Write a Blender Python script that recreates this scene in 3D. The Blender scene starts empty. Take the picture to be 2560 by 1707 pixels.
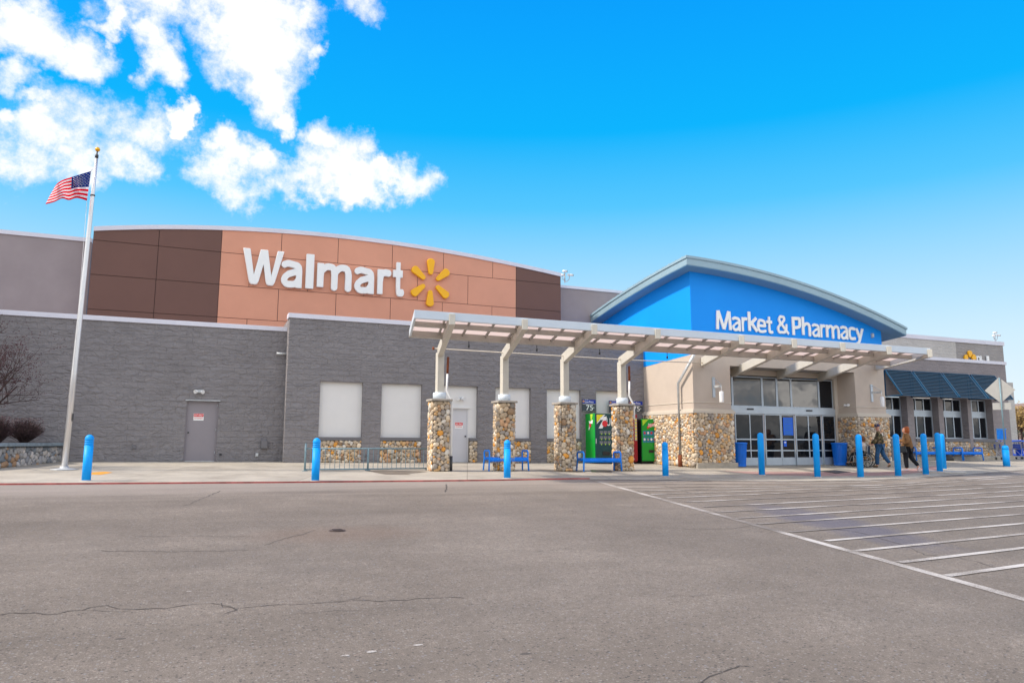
import bpy, bmesh, math, random
import numpy as np
from mathutils import Vector, Matrix, Euler
R_ = math.radians
random.seed(7)
scene = bpy.context.scene
COL = scene.collection

# ------------------------------------------------------------------ camera
FPX, YAW, PITCH, ROLL = 1827.64, 0.39624, 0.136746, 0.0039425
CAMZ = 1.7
fwd = np.array([math.sin(YAW)*math.cos(PITCH), math.cos(YAW)*math.cos(PITCH), math.sin(PITCH)])
rt0 = np.array([math.cos(YAW), -math.sin(YAW), 0.0]); up0 = np.cross(rt0, fwd)
rgt = rt0*math.cos(ROLL) + up0*math.sin(ROLL); upv = -rt0*math.sin(ROLL) + up0*math.cos(ROLL)
cd = bpy.data.cameras.new('camera'); cam = bpy.data.objects.new('camera', cd); COL.objects.link(cam)
cd.sensor_width = 36.0; cd.lens = 36.0*FPX/2560; cd.clip_end = 6000; cd.clip_start = 0.1
mw = Matrix.Identity(4)
for i in range(3):
    mw[i][0] = rgt[i]; mw[i][1] = upv[i]; mw[i][2] = -fwd[i]
mw[2][3] = CAMZ
cam.matrix_world = mw
scene.camera = cam

# a surveyed point: the sight line of a pixel of the 2560-wide photograph met with a known plane of the place
def ray(px, py): return fwd + rgt*(px-1280)/FPX - upv*(py-853.5)/FPX
def W(px, py, Y):
    d = ray(px, py); t = Y/d[1]; return (d[0]*t, Y, d[2]*t + CAMZ)
def WX(px, py, X):
    d = ray(px, py); t = X/d[0]; return (X, d[1]*t, d[2]*t + CAMZ)
def gz(x, y): return 0.034*min(max(y, -10.0), 29.0) - 0.005*min(max(x, -30.0), 18.0)
def G(px, py):
    d = ray(px, py)
    t = CAMZ/(0.034*d[1] - 0.005*d[0] - d[2])
    if d[0]*t > 18: t = (CAMZ+0.09)/(0.034*d[1] - d[2])
    return (d[0]*t, d[1]*t, CAMZ + d[2]*t)
def azel(px, py):
    d = ray(px, py); d = d/np.linalg.norm(d)
    return math.atan2(d[0], d[1]), math.asin(d[2])

# ------------------------------------------------------------------ world: sky + clouds
SUN_EL, SUN_DIR = R_(46), Vector((-0.99, 0.11, 0)).normalized()
sun_az = math.atan2(SUN_DIR.x, SUN_DIR.y)
world = bpy.data.worlds.new('World'); scene.world = world; world.use_nodes = True
nt = world.node_tree; nt.nodes.clear()
class NT:
    def __init__(s, nt): s.nt = nt
    def n(s, typ, **kw):
        nd = s.nt.nodes.new(typ)
        ins = kw.pop('ins', {})
        for k, v in kw.items(): setattr(nd, k, v)
        for k, v in ins.items():
            if hasattr(v, 'is_output') or isinstance(v, bpy.types.NodeSocket): s.nt.links.new(v, nd.inputs[k])
            else: nd.inputs[k].default_value = v
        return nd
    def m(s, op, a, b=None, c=None, clamp=False):
        nd = s.nt.nodes.new('ShaderNodeMath'); nd.operation = op; nd.use_clamp = clamp
        for i, v in enumerate((a, b, c)):
            if v is None: continue
            if isinstance(v, bpy.types.NodeSocket): s.nt.links.new(v, nd.inputs[i])
            else: nd.inputs[i].default_value = v
        return nd.outputs[0]
    def ramp(s, fac, stops, interp='LINEAR'):
        nd = s.nt.nodes.new('ShaderNodeValToRGB'); nd.color_ramp.interpolation = interp
        el = nd.color_ramp.elements
        while len(el) < len(stops): el.new(0.5)
        for e, (p, c) in zip(el, stops):
            e.position = p; e.color = (*c, 1) if len(c) == 3 else c
        s.nt.links.new(fac, nd.inputs[0]); return nd.outputs[0]
    def mix(s, fac, a, b, blend='MIX'):
        nd = s.nt.nodes.new('ShaderNodeMix'); nd.data_type = 'RGBA'; nd.blend_type = blend
        for k, v in ((0, fac), (6, a), (7, b)):
            if isinstance(v, bpy.types.NodeSocket): s.nt.links.new(v, nd.inputs[k])
            else: nd.inputs[k].default_value = v if k == 0 else ((*v, 1) if len(v) == 3 else v)
        return nd.outputs[2]
    def noise(s, vec, scale, detail=4, rough=0.55, dist=0.0, out=0):
        nd = s.nt.nodes.new('ShaderNodeTexNoise')
        if vec is not None: s.nt.links.new(vec, nd.inputs['Vector'])
        nd.inputs['Scale'].default_value = scale; nd.inputs['Detail'].default_value = detail
        nd.inputs['Roughness'].default_value = rough; nd.inputs['Distortion'].default_value = dist
        return nd.outputs[out]
w = NT(nt)
def srgb(r, g, b):
    f = lambda c: (c/255/12.92) if c/255 <= 0.04045 else ((c/255+0.055)/1.055)**2.4
    return (f(r), f(g), f(b))
tc = w.n('ShaderNodeTexCoord').outputs['Generated']
sep = w.n('ShaderNodeSeparateXYZ', ins={0: tc}).outputs
dz = sep[2]
grad = w.ramp(w.m('MAXIMUM', dz, 0.0), [
    (0.00, srgb(240, 249, 255)), (0.07, srgb(226, 244, 255)), (0.13, srgb(208, 238, 255)), (0.24, srgb(150, 217, 255)),
    (0.31, srgb(85, 200, 255)), (0.40, srgb(0, 181, 255)), (0.52, srgb(0, 164, 255)), (0.75, srgb(0, 120, 235)), (1.0, srgb(0, 90, 200))])
sky = w.n('ShaderNodeTexSky', sky_type='NISHITA', sun_disc=False, sun_elevation=SUN_EL, sun_rotation=sun_az)
sky.altitude = 900; sky.air_density = 1.0; sky.dust_density = 0.4; sky.ozone_density = 1.6
nish = w.n('ShaderNodeVectorMath', operation='SCALE', ins={0: sky.outputs[0], 'Scale': 0.1}).outputs[0]
base = w.n('ShaderNodeVectorMath', operation='SCALE', ins={0: w.mix(0.04, grad, nish), 'Scale': 0.75}).outputs[0]
az = w.m('ARCTAN2', sep[0], sep[1]); el = w.m('ARCSINE', dz)
# ragged edge: warp the lookup a little with noise
wn = w.n('ShaderNodeTexNoise', ins={'Vector': tc, 'Scale': 9.0, 'Detail': 6.0, 'Roughness': 0.6})
wsep = w.n('ShaderNodeSeparateColor', ins={0: wn.outputs['Color']}).outputs
azw = w.m('ADD', az, w.m('MULTIPLY', w.m('SUBTRACT', wsep[0], 0.5), 0.16))
elw = w.m('ADD', el, w.m('MULTIPLY', w.m('SUBTRACT', wsep[1], 0.5), 0.16))
K = 1/0.91875
blobs = [(60,40,150,85,0),(185,105,85,60,0),(30,170,80,60,20),(345,25,120,75,0),(372,140,60,64,0),(270,60,60,25,0),
 (590,70,125,150,0),(612,205,75,95,10),(620,5,110,60,0),(655,270,30,45,0),(825,12,75,55,0),
 (235,275,165,85,0),(150,330,190,80,0),(25,370,120,80,0),(240,385,105,62,20),(405,268,30,34,0),(15,275,35,35,0),
 (505,390,85,62,0),(570,415,140,50,0),(690,415,90,45,0),(765,370,95,72,20),(835,410,80,45,0),(735,305,48,50,30),(950,398,58,56,0),(895,400,45,26,0),
 (100,240,60,30,0),(700,90,30,40,0)]
field = None
for (cx, cy, rx, ry, ang) in blobs:
    a0, e0 = azel(cx*K, cy*K)
    ax, _ = azel((cx+rx)*K, cy*K); _, ey = azel(cx*K, (cy-ry)*K)
    sx = max(abs(ax-a0), 0.01)*1.05; sy = max(abs(ey-e0), 0.01)*1.05
    u = w.m('SUBTRACT', azw, a0); v = w.m('SUBTRACT', elw, e0)
    if ang:
        c, s_ = math.cos(R_(ang)), math.sin(R_(ang))
        u, v = w.m('ADD', w.m('MULTIPLY', u, c), w.m('MULTIPLY', v, s_)), w.m('SUBTRACT', w.m('MULTIPLY', v, c), w.m('MULTIPLY', u, s_))
    uu = w.m('POWER', w.m('ABSOLUTE', w.m('DIVIDE', u, sx)), 2.0); vv = w.m('POWER', w.m('ABSOLUTE', w.m('DIVIDE', v, sy)), 2.0)
    d = w.m('SUBTRACT', 1.0, w.m('ADD', uu, vv))
    field = d if field is None else w.m('SMOOTH_MAX', field, d, 0.18)
# the rest of the sky (behind and beside the camera) carries its own scattered cumulus, unseen and strengthened to lift ambient light
ys = w.m('MULTIPLY', w.m('SUBTRACT', w.m('ABSOLUTE', w.m('SUBTRACT', az, 0.42)), 0.75), 3.0, clamp=True)
hz = w.n('ShaderNodeMapping', ins={'Vector': tc, 'Scale': (1, 1, 2.6)}).outputs[0]
gen = w.m('MULTIPLY', w.m('SUBTRACT', w.noise(hz, 4.6, 6, 0.62), 0.455), 17.0)
field = w.m('ADD', w.m('MULTIPLY', w.m('MAXIMUM', field, -1.5), w.m('SUBTRACT', 1.0, ys)), w.m('MULTIPLY', gen, ys))
n1 = w.noise(tc, 20.0, 12, 0.70)
n2 = w.noise(tc, 7.0, 6, 0.6)
dens = w.m('ADD', field, w.m('ADD', w.m('MULTIPLY', w.m('SUBTRACT', n1, 0.5), 3.0), w.m('MULTIPLY', w.m('SUBTRACT', n2, 0.5), 3.4)))
cl = w.n('ShaderNodeMapRange', interpolation_type='SMOOTHSTEP', ins={0: dens, 1: -0.42, 2: 1.0}).outputs[0]
thick = w.n('ShaderNodeMapRange', interpolation_type='SMOOTHSTEP', ins={0: w.m('ADD', dens, w.m('MULTIPLY', w.m('SUBTRACT', w.noise(tc, 11.0, 5, 0.6), 0.5), 2.2)), 1: -0.1, 2: 0.9}).outputs[0]
ccol = w.mix(thick, (0.66, 0.70, 0.78), (0.80, 0.80, 0.81))
core = w.n('ShaderNodeMapRange', interpolation_type='SMOOTHSTEP', ins={0: dens, 1: 1.0, 2: 2.1}).outputs[0]
ccol = w.mix(core, ccol, (1.75, 1.67, 1.58))
hzm = w.n('ShaderNodeMapRange', ins={0: dz, 1: 0.0, 2: 0.03}).outputs[0]
skyc = w.mix(w.m('MULTIPLY', cl, hzm), base, ccol)
gcol = w.mix(w.n('ShaderNodeMapRange', ins={0: dz, 1: -0.02, 2: 0.0}).outputs[0], (0.16, 0.15, 0.14), skyc)
bg = w.n('ShaderNodeBackground', ins={0: gcol, 1: 1.0})
out = w.n('ShaderNodeOutputWorld', ins={0: bg.outputs[0]})

sd = bpy.data.lights.new('sun', 'SUN'); so = bpy.data.objects.new('sun', sd); COL.objects.link(so)
sd.energy = 3.3; sd.angle = R_(4); sd.color = (1.0, 0.90, 0.78)
tosun = Vector((SUN_DIR.x*math.cos(SUN_EL), SUN_DIR.y*math.cos(SUN_EL), math.sin(SUN_EL)))
so.rotation_euler = tosun.to_track_quat('Z', 'Y').to_euler()
scene.view_settings.view_transform = 'Standard'; scene.view_settings.look = 'None'
scene.view_settings.exposure = 0.45; scene.view_settings.gamma = 1.0

# ------------------------------------------------------------------ materials
M = {}
def mat(name, color, rough=0.6, metal=0.0, var=0.0, vscale=4.0, bump=0.0, bscale=30.0, spec=None, build=None, stretch=None):
    m = bpy.data.materials.new(name); m.use_nodes = True; t = NT(m.node_tree)
    p = m.node_tree.nodes['Principled BSDF']
    p.inputs['Roughness'].default_value = rough; p.inputs['Metallic'].default_value = metal
    if spec is not None: p.inputs['Specular IOR Level'].default_value = spec
    pos = t.n('ShaderNodeNewGeometry').outputs['Position']
    if stretch: pos = t.n('ShaderNodeMapping', ins={'Vector': pos, 'Scale': stretch}).outputs[0]
    c = None
    if var:
        nz = t.noise(pos, vscale, 5, 0.62)
        lo = tuple(x*(1-var) for x in color); hi = tuple(min(1, x*(1+var)) for x in color)
        c = t.ramp(nz, [(0.3, lo), (0.7, hi)]); m.node_tree.links.new(c, p.inputs['Base Color'])
    else: p.inputs['Base Color'].default_value = (*color, 1)
    if bump:
        b = t.n('ShaderNodeBump', ins={'Height': t.noise(pos, bscale, 4, 0.6), 'Strength': 1.0, 'Distance': bump})
        m.node_tree.links.new(b.outputs[0], p.inputs['Normal'])
    if build: build(t, p, pos, c)
    M[name] = m; return m
def L(t, a, b): t.nt.links.new(a, b)

def block_build(base, light=1.0, bumpd=0.050):
    def f(t, p, pos, c):
        sp = t.n('ShaderNodeSeparateXYZ', ins={0: pos}).outputs
        v = t.n('ShaderNodeCombineXYZ', ins={0: t.m('ADD', sp[0], sp[1]), 1: sp[2], 2: 0.0}).outputs[0]
        br = t.n('ShaderNodeTexBrick', ins={'Vector': v, 'Scale': 1.0, 'Mortar Size': 0.006, 'Mortar Smooth': 0.6, 'Bias': 0.0, 'Brick Width': 0.41, 'Row Height': 0.205,
                                       'Color1': (0, 0, 0, 1), 'Color2': (1, 1, 1, 1), 'Mortar': (.5, .5, .5, 1)})
        per = t.n('ShaderNodeSeparateColor', ins={0: br.outputs[0]}).outputs[0]
        off = t.n('ShaderNodeVectorMath', operation='ADD', ins={0: pos, 1: t.n('ShaderNodeCombineXYZ', ins={0: t.m('MULTIPLY', per, 7.0), 1: 0.0, 2: t.m('MULTIPLY', per, 5.0)}).outputs[0]}).outputs[0]
        st = t.n('ShaderNodeMapping', ins={'Vector': off, 'Scale': (1.0, 1.0, 1.5)}).outputs[0]
        h1 = t.noise(st, 2.6, 3, 0.5, 1.2); h2 = t.noise(st, 14.0, 5, 0.6); 
        h0 = t.noise(t.n('ShaderNodeMapping', ins={'Vector': pos, 'Scale': (.75, .75, 1.5)}).outputs[0], 3.4, 4, 0.55, 1.6)
        h = t.m('ADD', t.m('ADD', t.m('MULTIPLY', h1, 0.7), t.m('MULTIPLY', h0, 2.0)), t.m('MULTIPLY', h2, 0.18))
        h = t.m('SUBTRACT', h, t.m('MULTIPLY', br.outputs['Fac'], 0.14))
        b = t.n('ShaderNodeBump', ins={'Height': h, 'Strength': 1.0, 'Distance': bumpd})
        L(t, b.outputs[0], p.inputs['Normal'])
        k = t.m('ADD', t.m('MULTIPLY', t.noise(pos, 0.7, 4, 0.6), 0.35), t.m('MULTIPLY', per, 0.05))
        col = t.ramp(k, [(0.1, tuple(x*0.86 for x in base)), (0.36, tuple(x*1.13 for x in base))])
        col = t.mix(t.m('MULTIPLY', br.outputs['Fac'], 0.35), col, tuple(x*0.8 for x in base))
        L(t, col, p.inputs['Base Color'])
    return f
mat('block_dark', (.13, .127, .142), 0.85, spec=0.25, build=block_build((.262, .246, .252)))
mat('block_right', (.2, .2, .21), 0.85, spec=0.25, build=block_build((.30, .27, .275), bumpd=0.025))
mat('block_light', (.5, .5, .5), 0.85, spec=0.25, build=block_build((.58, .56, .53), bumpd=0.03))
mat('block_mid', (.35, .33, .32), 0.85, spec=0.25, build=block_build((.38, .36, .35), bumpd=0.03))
mat('grey_stucco', (.345, .295, .30), 0.9, var=0.06, vscale=1.2, bump=0.004, bscale=60, spec=0.2)
mat('coping', (.72, .72, .80), 0.45, var=0.05, vscale=0.8)
mat('brown_panel', (.155, .072, .054), 0.55, var=0.05, vscale=0.6)
mat('tan_panel', (.73, .335, .215), 0.55, var=0.05, vscale=0.6)
mat('joint_dark', (.10, .06, .05), 0.8)
mat('sign_white', (.93, .94, .92), 0.35)
mat('sign_yellow', (1.0, .50, .0), 0.35)
mat('gable_blue', (.0, .31, 1.0), 0.55, var=0.03, vscale=0.5, spec=0.3)
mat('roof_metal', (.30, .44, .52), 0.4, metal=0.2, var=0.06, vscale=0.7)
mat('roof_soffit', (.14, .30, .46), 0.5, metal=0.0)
mat('beige_wall', (.55, .47, .40), 0.9, var=0.05, vscale=1.5, bump=0.003, bscale=70, spec=0.2)
mat('beige_trim', (.60, .54, .46), 0.8, var=0.04, vscale=2)
mat('ceiling_grey', (.33, .31, .29), 0.9)
mat('canopy_paint', (.60, .57, .50), 0.5, var=0.06, vscale=2.5)
mat('purlin_paint', (.46, .44, .40), 0.6, var=0.06)
mat('canopy_fascia', (.66, .74, .82), 0.4, var=0.04, vscale=1.0)
def transl(t, p, pos, c):
    tr = t.n('ShaderNodeBsdfTranslucent', ins={0: (.93, .84, .80, 1)}); mx = t.n('ShaderNodeMixShader', ins={0: 0.65, 1: p.outputs[0], 2: tr.outputs[0]})
    L(t, mx.outputs[0], t.nt.nodes['Material Output'].inputs[0])
mat('canopy_sheet', (.93, .85, .81), 0.5, build=transl)
mat('infill_white', (.76, .745, .725), 0.6, var=0.025, vscale=1.5, bump=0.0015, bscale=40)
mat('sill_grey', (.16, .155, .165), 0.7, var=0.06)
mat('door_mauve', (.27, .245, .265), 0.5, var=0.04, vscale=1.5)
mat('door_white', (.62, .615, .64), 0.5, var=0.03, vscale=1.5)
mat('aluminium', (.50, .57, .64), 0.35, metal=0.35, var=0.05, vscale=3)
mat('bollard_blue', (.0, .34, .97), 0.5, spec=0.3, var=0.13, vscale=7, stretch=(1, 1, .35))
mat('bench_blue', (.0, .25, .92), 0.4, var=0.08, vscale=6)
mat('bin_blue', (.0, .18, .80), 0.45, var=0.08, vscale=6)
mat('rust', (.20, .055, .02), 0.9, var=0.3, vscale=25)
mat('galv', (.55, .57, .58), 0.45, metal=0.35, var=0.12, vscale=6)
mat('pole_metal', (.75, .74, .74), 0.32, metal=0.65, var=0.05, vscale=2)
mat('gold', (.95, .48, .04), 0.25, metal=0.6)
mat('rail_teal', (.20, .30, .34), 0.5, metal=0.2, var=0.15, vscale=8)
mat('dark_metal', (.05, .05, .055), 0.5, metal=0.3, var=0.1)
mat('iron', (.075, .052, .045), 0.7)
mat('black', (.012, .012, .014), 0.5)
mat('rubber', (.02, .02, .022), 0.75)
mat('white_plastic', (.8, .8, .8), 0.35)
def cloth(c_):
    def f(t, p, pos, c):
        tr = t.n('ShaderNodeBsdfTranslucent', ins={0: (*c_, 1)}); mx = t.n('ShaderNodeMixShader', ins={0: 0.5, 1: p.outputs[0], 2: tr.outputs[0]}); L(t, mx.outputs[0], t.nt.nodes['Material Output'].inputs[0])
    return f
for n_, c_ in (('flag_red', (.95, .005, .04)), ('flag_white', (.95, .93, .95)), ('flag_blue', (.0, .045, .32))): mat(n_, c_, 0.8, spec=0.1, build=cloth(c_))
mat('awning_blue', (.003, .06, .125), 0.6, metal=0.0, var=0.08, vscale=4)
mat('awning_dark', (.002, .018, .045), 0.5)
mat('awning_frame', (.003, .06, .14), 0.4)
mat('concrete', (.46, .43, .39), 0.85, var=0.10, vscale=2.0, bump=0.004, bscale=40)
mat('plinth', (.40, .36, .30), 0.9, var=0.22, vscale=2.5, bump=0.01, bscale=15)
mat('cap_stone', (.36, .33, .29), 0.85, var=0.2, vscale=8, bump=0.006, bscale=25)
mat('planter_cap', (.20, .25, .29), 0.85, var=0.25, vscale=9, bump=0.004, bscale=25)
mat('mortar', (.20, .165, .125), 0.95, var=0.15, vscale=12)
mat('mortar_grey', (.16, .16, .16), 0.95, var=0.15, vscale=12)
mat('vend_green', (.0, .33, .03), 0.3); mat('vend_teal', (.004, .05, .055), 0.25); mat('vend_red', (.30, .0, .012), 0.3)
mat('lime', (.45, .72, .03), 0.4); mat('logo_red', (.75, .02, .03), 0.4); mat('yellow', (.9, .75, .02), 0.4); mat('btn_blue', (.02, .22, .38), 0.35)
mat('sign_blue', (.0, .03, .38), 0.4); mat('sign_slate', (.05, .065, .08), 0.45); mat('poster_blue', (.0, .13, .82), 0.35)
mat('notice_red', (.72, .01, .015), 0.5)
mat('bark', (.06, .035, .035), 0.9, var=0.3, vscale=20)
mat('twig', (.05, .030, .030), 0.9, var=0.4, vscale=12)
mat('berry', (.07, .02, .028), 0.6)
mat('sign_back', (.46, .45, .42), 0.5, metal=0.3, var=0.05, vscale=4)
mat('lot_paint', (.72, .70, .68), 0.7)
mat('cart_grey', (.30, .32, .33), 0.4, metal=0.6)
mat('cart_blue', (.0, .11, .80), 0.35)
mat('bin_grey', (.17, .18, .20), 0.6, var=0.1)
mat('skin', (.58, .30, .21), 0.55, var=0.06, vscale=20)
mat('skin_red', (.62, .25, .17), 0.55)
mat('jean', (.02, .085, .20), 0.9, var=0.3, vscale=14, bump=0.006, bscale=18)
mat('coat_brown', (.24, .12, .045), 0.9, var=0.14, vscale=8, bump=0.01, bscale=9)
mat('pants_black', (.008, .009, .013), 0.9, bump=0.006, bscale=12)
mat('hair_ginger', (.36, .085, .015), 0.7, var=0.4, vscale=40, bump=0.012, bscale=45)
mat('hair_brown', (.16, .06, .025), 0.7, var=0.3, vscale=40, bump=0.01, bscale=45)
mat('shoe_white', (.75, .66, .68), 0.6); mat('boot_brown', (.16, .10, .05), 0.8)
mat('sweater', (.66, .57, .50), 0.9, var=0.12, vscale=14, bump=0.008, bscale=20)
mat('cap_navy', (.03, .03, .10), 0.8); mat('cap_gold', (.5, .35, .05), 0.7)
mat('chair_navy', (.012, .03, .07), 0.8)
mat('leather_black', (.015, .018, .022), 0.35)
def camo(t, p, pos, c):
    a = t.noise(pos, 9, 2, 0.5); b = t.noise(pos, 14, 2, 0.5)
    c1 = t.ramp(a, [(0, (.035, .028, .018)), (0.44, (.035, .028, .018)), (0.46, (.14, .095, .045)), (0.56, (.14, .095, .045)), (0.58, (.25, .20, .12))], 'CONSTANT')
    L(t, t.mix(t.ramp(b, [(0, (0, 0, 0)), (0.57, (1, 1, 1))], 'CONSTANT'), c1, (.07, .075, .03)), p.inputs['Base Color'])
mat('camo', (.1, .1, .05), 0.9, build=camo)
def stonef(t, p, pos, c):
    at = t.n('ShaderNodeVertexColor'); at.layer_name = 'Col'
    nz = t.noise(pos, 22, 4, 0.6)
    L(t, t.mix(1.0, at.outputs[0], t.ramp(nz, [(0.25, (.74, .74, .76)), (0.75, (1.2, 1.18, 1.12))]), 'MULTIPLY'), p.inputs['Base Color'])
mat('river_stone', (.4, .35, .3), 0.6, bump=0.003, bscale=50, build=stonef)
def glassf(t, p, pos, c, ior=1.45):
    p.inputs['IOR'].default_value = ior
    b = t.n('ShaderNodeBump', ins={'Height': t.noise(pos, 0.9, 2, 0.5), 'Strength': 0.25, 'Distance': 0.02})
    L(t, b.outputs[0], p.inputs['Normal'])
mat('glass_dark', (.008, .010, .014), 0.03, build=glassf)
mat('glass_sky', (.012, .014, .018), 0.03, build=lambda t, p, pos, c: glassf(t, p, pos, c, 1.95))

# asphalt: weathered aggregate, dusty band along the kerb, dark bluish patch, rusty halo round the manhole
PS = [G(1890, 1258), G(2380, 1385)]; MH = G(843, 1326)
def asphaltf(t, p, pos, c):
    fine = t.noise(pos, 95, 3, 0.75); mid = t.noise(pos, 16, 4, 0.7); big = t.noise(pos, 0.35, 5, 0.6); big2 = t.noise(pos, 1.6, 5, 0.65)
    sx = t.n('ShaderNodeMapping', ins={'Vector': pos, 'Scale': (0.12, 1.1, 1)}).outputs[0]; strk = t.noise(sx, 1.0, 5, 0.6)
    k = t.m('ADD', t.m('ADD', t.m('MULTIPLY', fine, 0.55), t.m('MULTIPLY', mid, 0.20)), t.m('ADD', t.m('MULTIPLY', big, 0.22), t.m('ADD', t.m('MULTIPLY', big2, 0.12), t.m('MULTIPLY', strk, 0.14))))
    col = t.ramp(k, [(0.40, (.074, .060, .047)), (0.55, (.142, .119, .097)), (0.66, (.195, .163, .134)), (0.80, (.44, .38, .32))])
    sp = t.n('ShaderNodeSeparateXYZ', ins={0: pos}).outputs
    # aggregate chips, pale and dark
    vo = t.n('ShaderNodeTexVoronoi', ins={'Vector': pos, 'Scale': 42.0}); rnd = t.n('ShaderNodeSeparateColor', ins={0: vo.outputs['Color']}).outputs
    chip = t.m('MULTIPLY', t.m('LESS_THAN', vo.outputs['Distance'], 0.42), t.m('GREATER_THAN', rnd[0], 0.80))
    col = t.mix(t.m('MULTIPLY', chip, 0.35), col, t.ramp(rnd[1], [(0.2, (.42, .40, .37)), (0.6, (.36, .26, .20)), (0.9, (.30, .33, .38))]))
    dk = t.m('MULTIPLY', t.m('LESS_THAN', vo.outputs['Distance'], 0.45), t.m('LESS_THAN', rnd[0], 0.10))
    col = t.mix(t.m('MULTIPLY', dk, 0.6), col, (.035, .033, .035))
    vs_ = t.n('ShaderNodeTexVoronoi', ins={'Vector': t.n('ShaderNodeMapping', ins={'Vector': pos, 'Scale': (.8, 1.4, 1)}).outputs[0], 'Scale': 1.1}); rs2 = t.n('ShaderNodeSeparateColor', ins={0: vs_.outputs['Color']}).outputs
    spot = t.m('MULTIPLY', t.m('LESS_THAN', t.m('ADD', vs_.outputs['Distance'], t.m('MULTIPLY', mid, 0.05)), t.m('ADD', 0.035, t.m('MULTIPLY', rs2[1], 0.035))), t.m('GREATER_THAN', rs2[0], 0.45))
    col = t.mix(t.m('MULTIPLY', spot, 0.6), col, (.045, .040, .038))
    blot = t.n('ShaderNodeMapRange', interpolation_type='SMOOTHSTEP', ins={0: t.noise(pos, 0.16, 4, 0.7), 1: 0.50, 2: 0.66, 3: 0.0, 4: 0.22}).outputs[0]
    col = t.mix(blot, col, (.085, .078, .072))
    # dusty band near the kerb
    dust = t.n('ShaderNodeMapRange', interpolation_type='SMOOTHSTEP', ins={0: t.m('ADD', sp[1], t.m('MULTIPLY', t.m('SUBTRACT', strk, 0.5), 5.0)), 1: 15.5, 2: 19.3, 3: 0.0, 4: 0.62}).outputs[0]
    col = t.mix(t.m('MULTIPLY', dust, t.m('GREATER_THAN', 24.0, sp[1])), col, (.34, .295, .26))
    # dark bluish patch, an elongated ellipse with a noisy edge
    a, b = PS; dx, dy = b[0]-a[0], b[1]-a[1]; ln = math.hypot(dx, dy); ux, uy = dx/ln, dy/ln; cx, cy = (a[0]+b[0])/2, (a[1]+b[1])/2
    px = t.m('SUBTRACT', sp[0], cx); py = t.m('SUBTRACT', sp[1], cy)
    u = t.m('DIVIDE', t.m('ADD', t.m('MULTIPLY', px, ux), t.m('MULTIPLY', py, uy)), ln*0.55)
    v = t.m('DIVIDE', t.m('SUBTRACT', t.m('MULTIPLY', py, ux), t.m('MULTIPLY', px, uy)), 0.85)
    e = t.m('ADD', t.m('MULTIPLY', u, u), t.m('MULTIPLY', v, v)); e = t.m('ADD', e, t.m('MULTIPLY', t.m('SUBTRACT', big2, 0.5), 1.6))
    blue_patch = t.n('ShaderNodeMapRange', interpolation_type='SMOOTHSTEP', ins={0: e, 1: 1.1, 2: 0.1, 3: 0.0, 4: 0.62}).outputs[0]
    col = t.mix(blue_patch, col, (.085, .085, .125))
    # rusty halo
    hx = t.m('DIVIDE', t.m('SUBTRACT', sp[0], MH[0]), 1.5); hy = t.m('DIVIDE', t.m('SUBTRACT', sp[1], MH[1]-0.3), 0.9)
    hh = t.n('ShaderNodeMapRange', ins={0: t.m('ADD', t.m('MULTIPLY', hx, hx), t.m('MULTIPLY', hy, hy)), 1: 1.0, 2: 0.0, 3: 0.0, 4: 0.25}).outputs[0]
    col = t.mix(hh, col, (.20, .12, .08))
    L(t, col, p.inputs['Base Color'])
    bm_ = t.n('ShaderNodeBump', ins={'Height': t.m('ADD', t.m('MULTIPLY', fine, 1.0), t.m('MULTIPLY', vo.outputs['Distance'], 0.5)), 'Strength': 0.6, 'Distance': 0.006})
    L(t, bm_.outputs[0], p.inputs['Normal'])
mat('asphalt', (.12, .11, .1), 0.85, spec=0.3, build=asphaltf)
def walkf(t, p, pos, c):
    sp = t.n('ShaderNodeSeparateXYZ', ins={0: pos}).outputs
    v = t.n('ShaderNodeCombineXYZ', ins={0: t.m('ADD', sp[0], t.m('MULTIPLY', sp[1], -0.35)), 1: sp[1], 2: 0.0}).outputs[0]
    br = t.n('ShaderNodeTexBrick', offset=0.0, ins={'Vector': v, 'Scale': 1.0, 'Mortar Size': 0.012, 'Mortar Smooth': 0.2, 'Brick Width': 4.6, 'Row Height': 3.9, 'Color1': (0, 0, 0, 1), 'Color2': (1, 1, 1, 1), 'Mortar': (.5, .5, .5, 1)})
    per = t.n('ShaderNodeSeparateColor', ins={0: br.outputs[0]}).outputs[0]
    k = t.m('ADD', t.m('ADD', t.m('MULTIPLY', t.noise(pos, 0.9, 5, 0.65), 0.7), t.m('MULTIPLY', t.noise(pos, 45, 3, 0.7), 0.2)), t.m('MULTIPLY', per, 0.10))
    col = t.ramp(k, [(0.28, (.23, .205, .17)), (0.48, (.37, .335, .28)), (0.66, (.47, .43, .36))])
    col = t.mix(t.m('MULTIPLY', br.outputs['Fac'], 0.65), col, (.10, .09, .08))
    L(t, col, p.inputs['Base Color'])
mat('sidewalk_concrete', (.4, .38, .34), 0.85, spec=0.3, bump=0.003, bscale=60, build=walkf)
def paintf(t, p, pos, c):
    wear = t.m('ADD', t.m('MULTIPLY', t.noise(pos, 55, 4, 0.8), 0.55), t.m('MULTIPLY', t.noise(pos, 0.55, 4, 0.6), 0.75))
    col = t.ramp(wear, [(0.50, (.53, .50, .47)), (0.62, (.43, .395, .36)), (0.67, (.27, .238, .21)), (0.76, (.155, .132, .112))])
    L(t, col, p.inputs['Base Color'])
mat('worn_paint', (.6, .6, .6), 0.8, build=paintf)
mat('red_kerb', (.40, .10, .09), 0.85, var=0.45, vscale=3)
mat('tactile', (.36, .22, .20), 0.85, var=0.2, vscale=3)
mat('wet_concrete', (.17, .135, .10), 0.4, var=0.25, vscale=3)
mat('orange_mark', (.70, .30, .03), 0.8, var=0.25, vscale=6)
mat('crack', (.07, .06, .054), 0.95)
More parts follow.
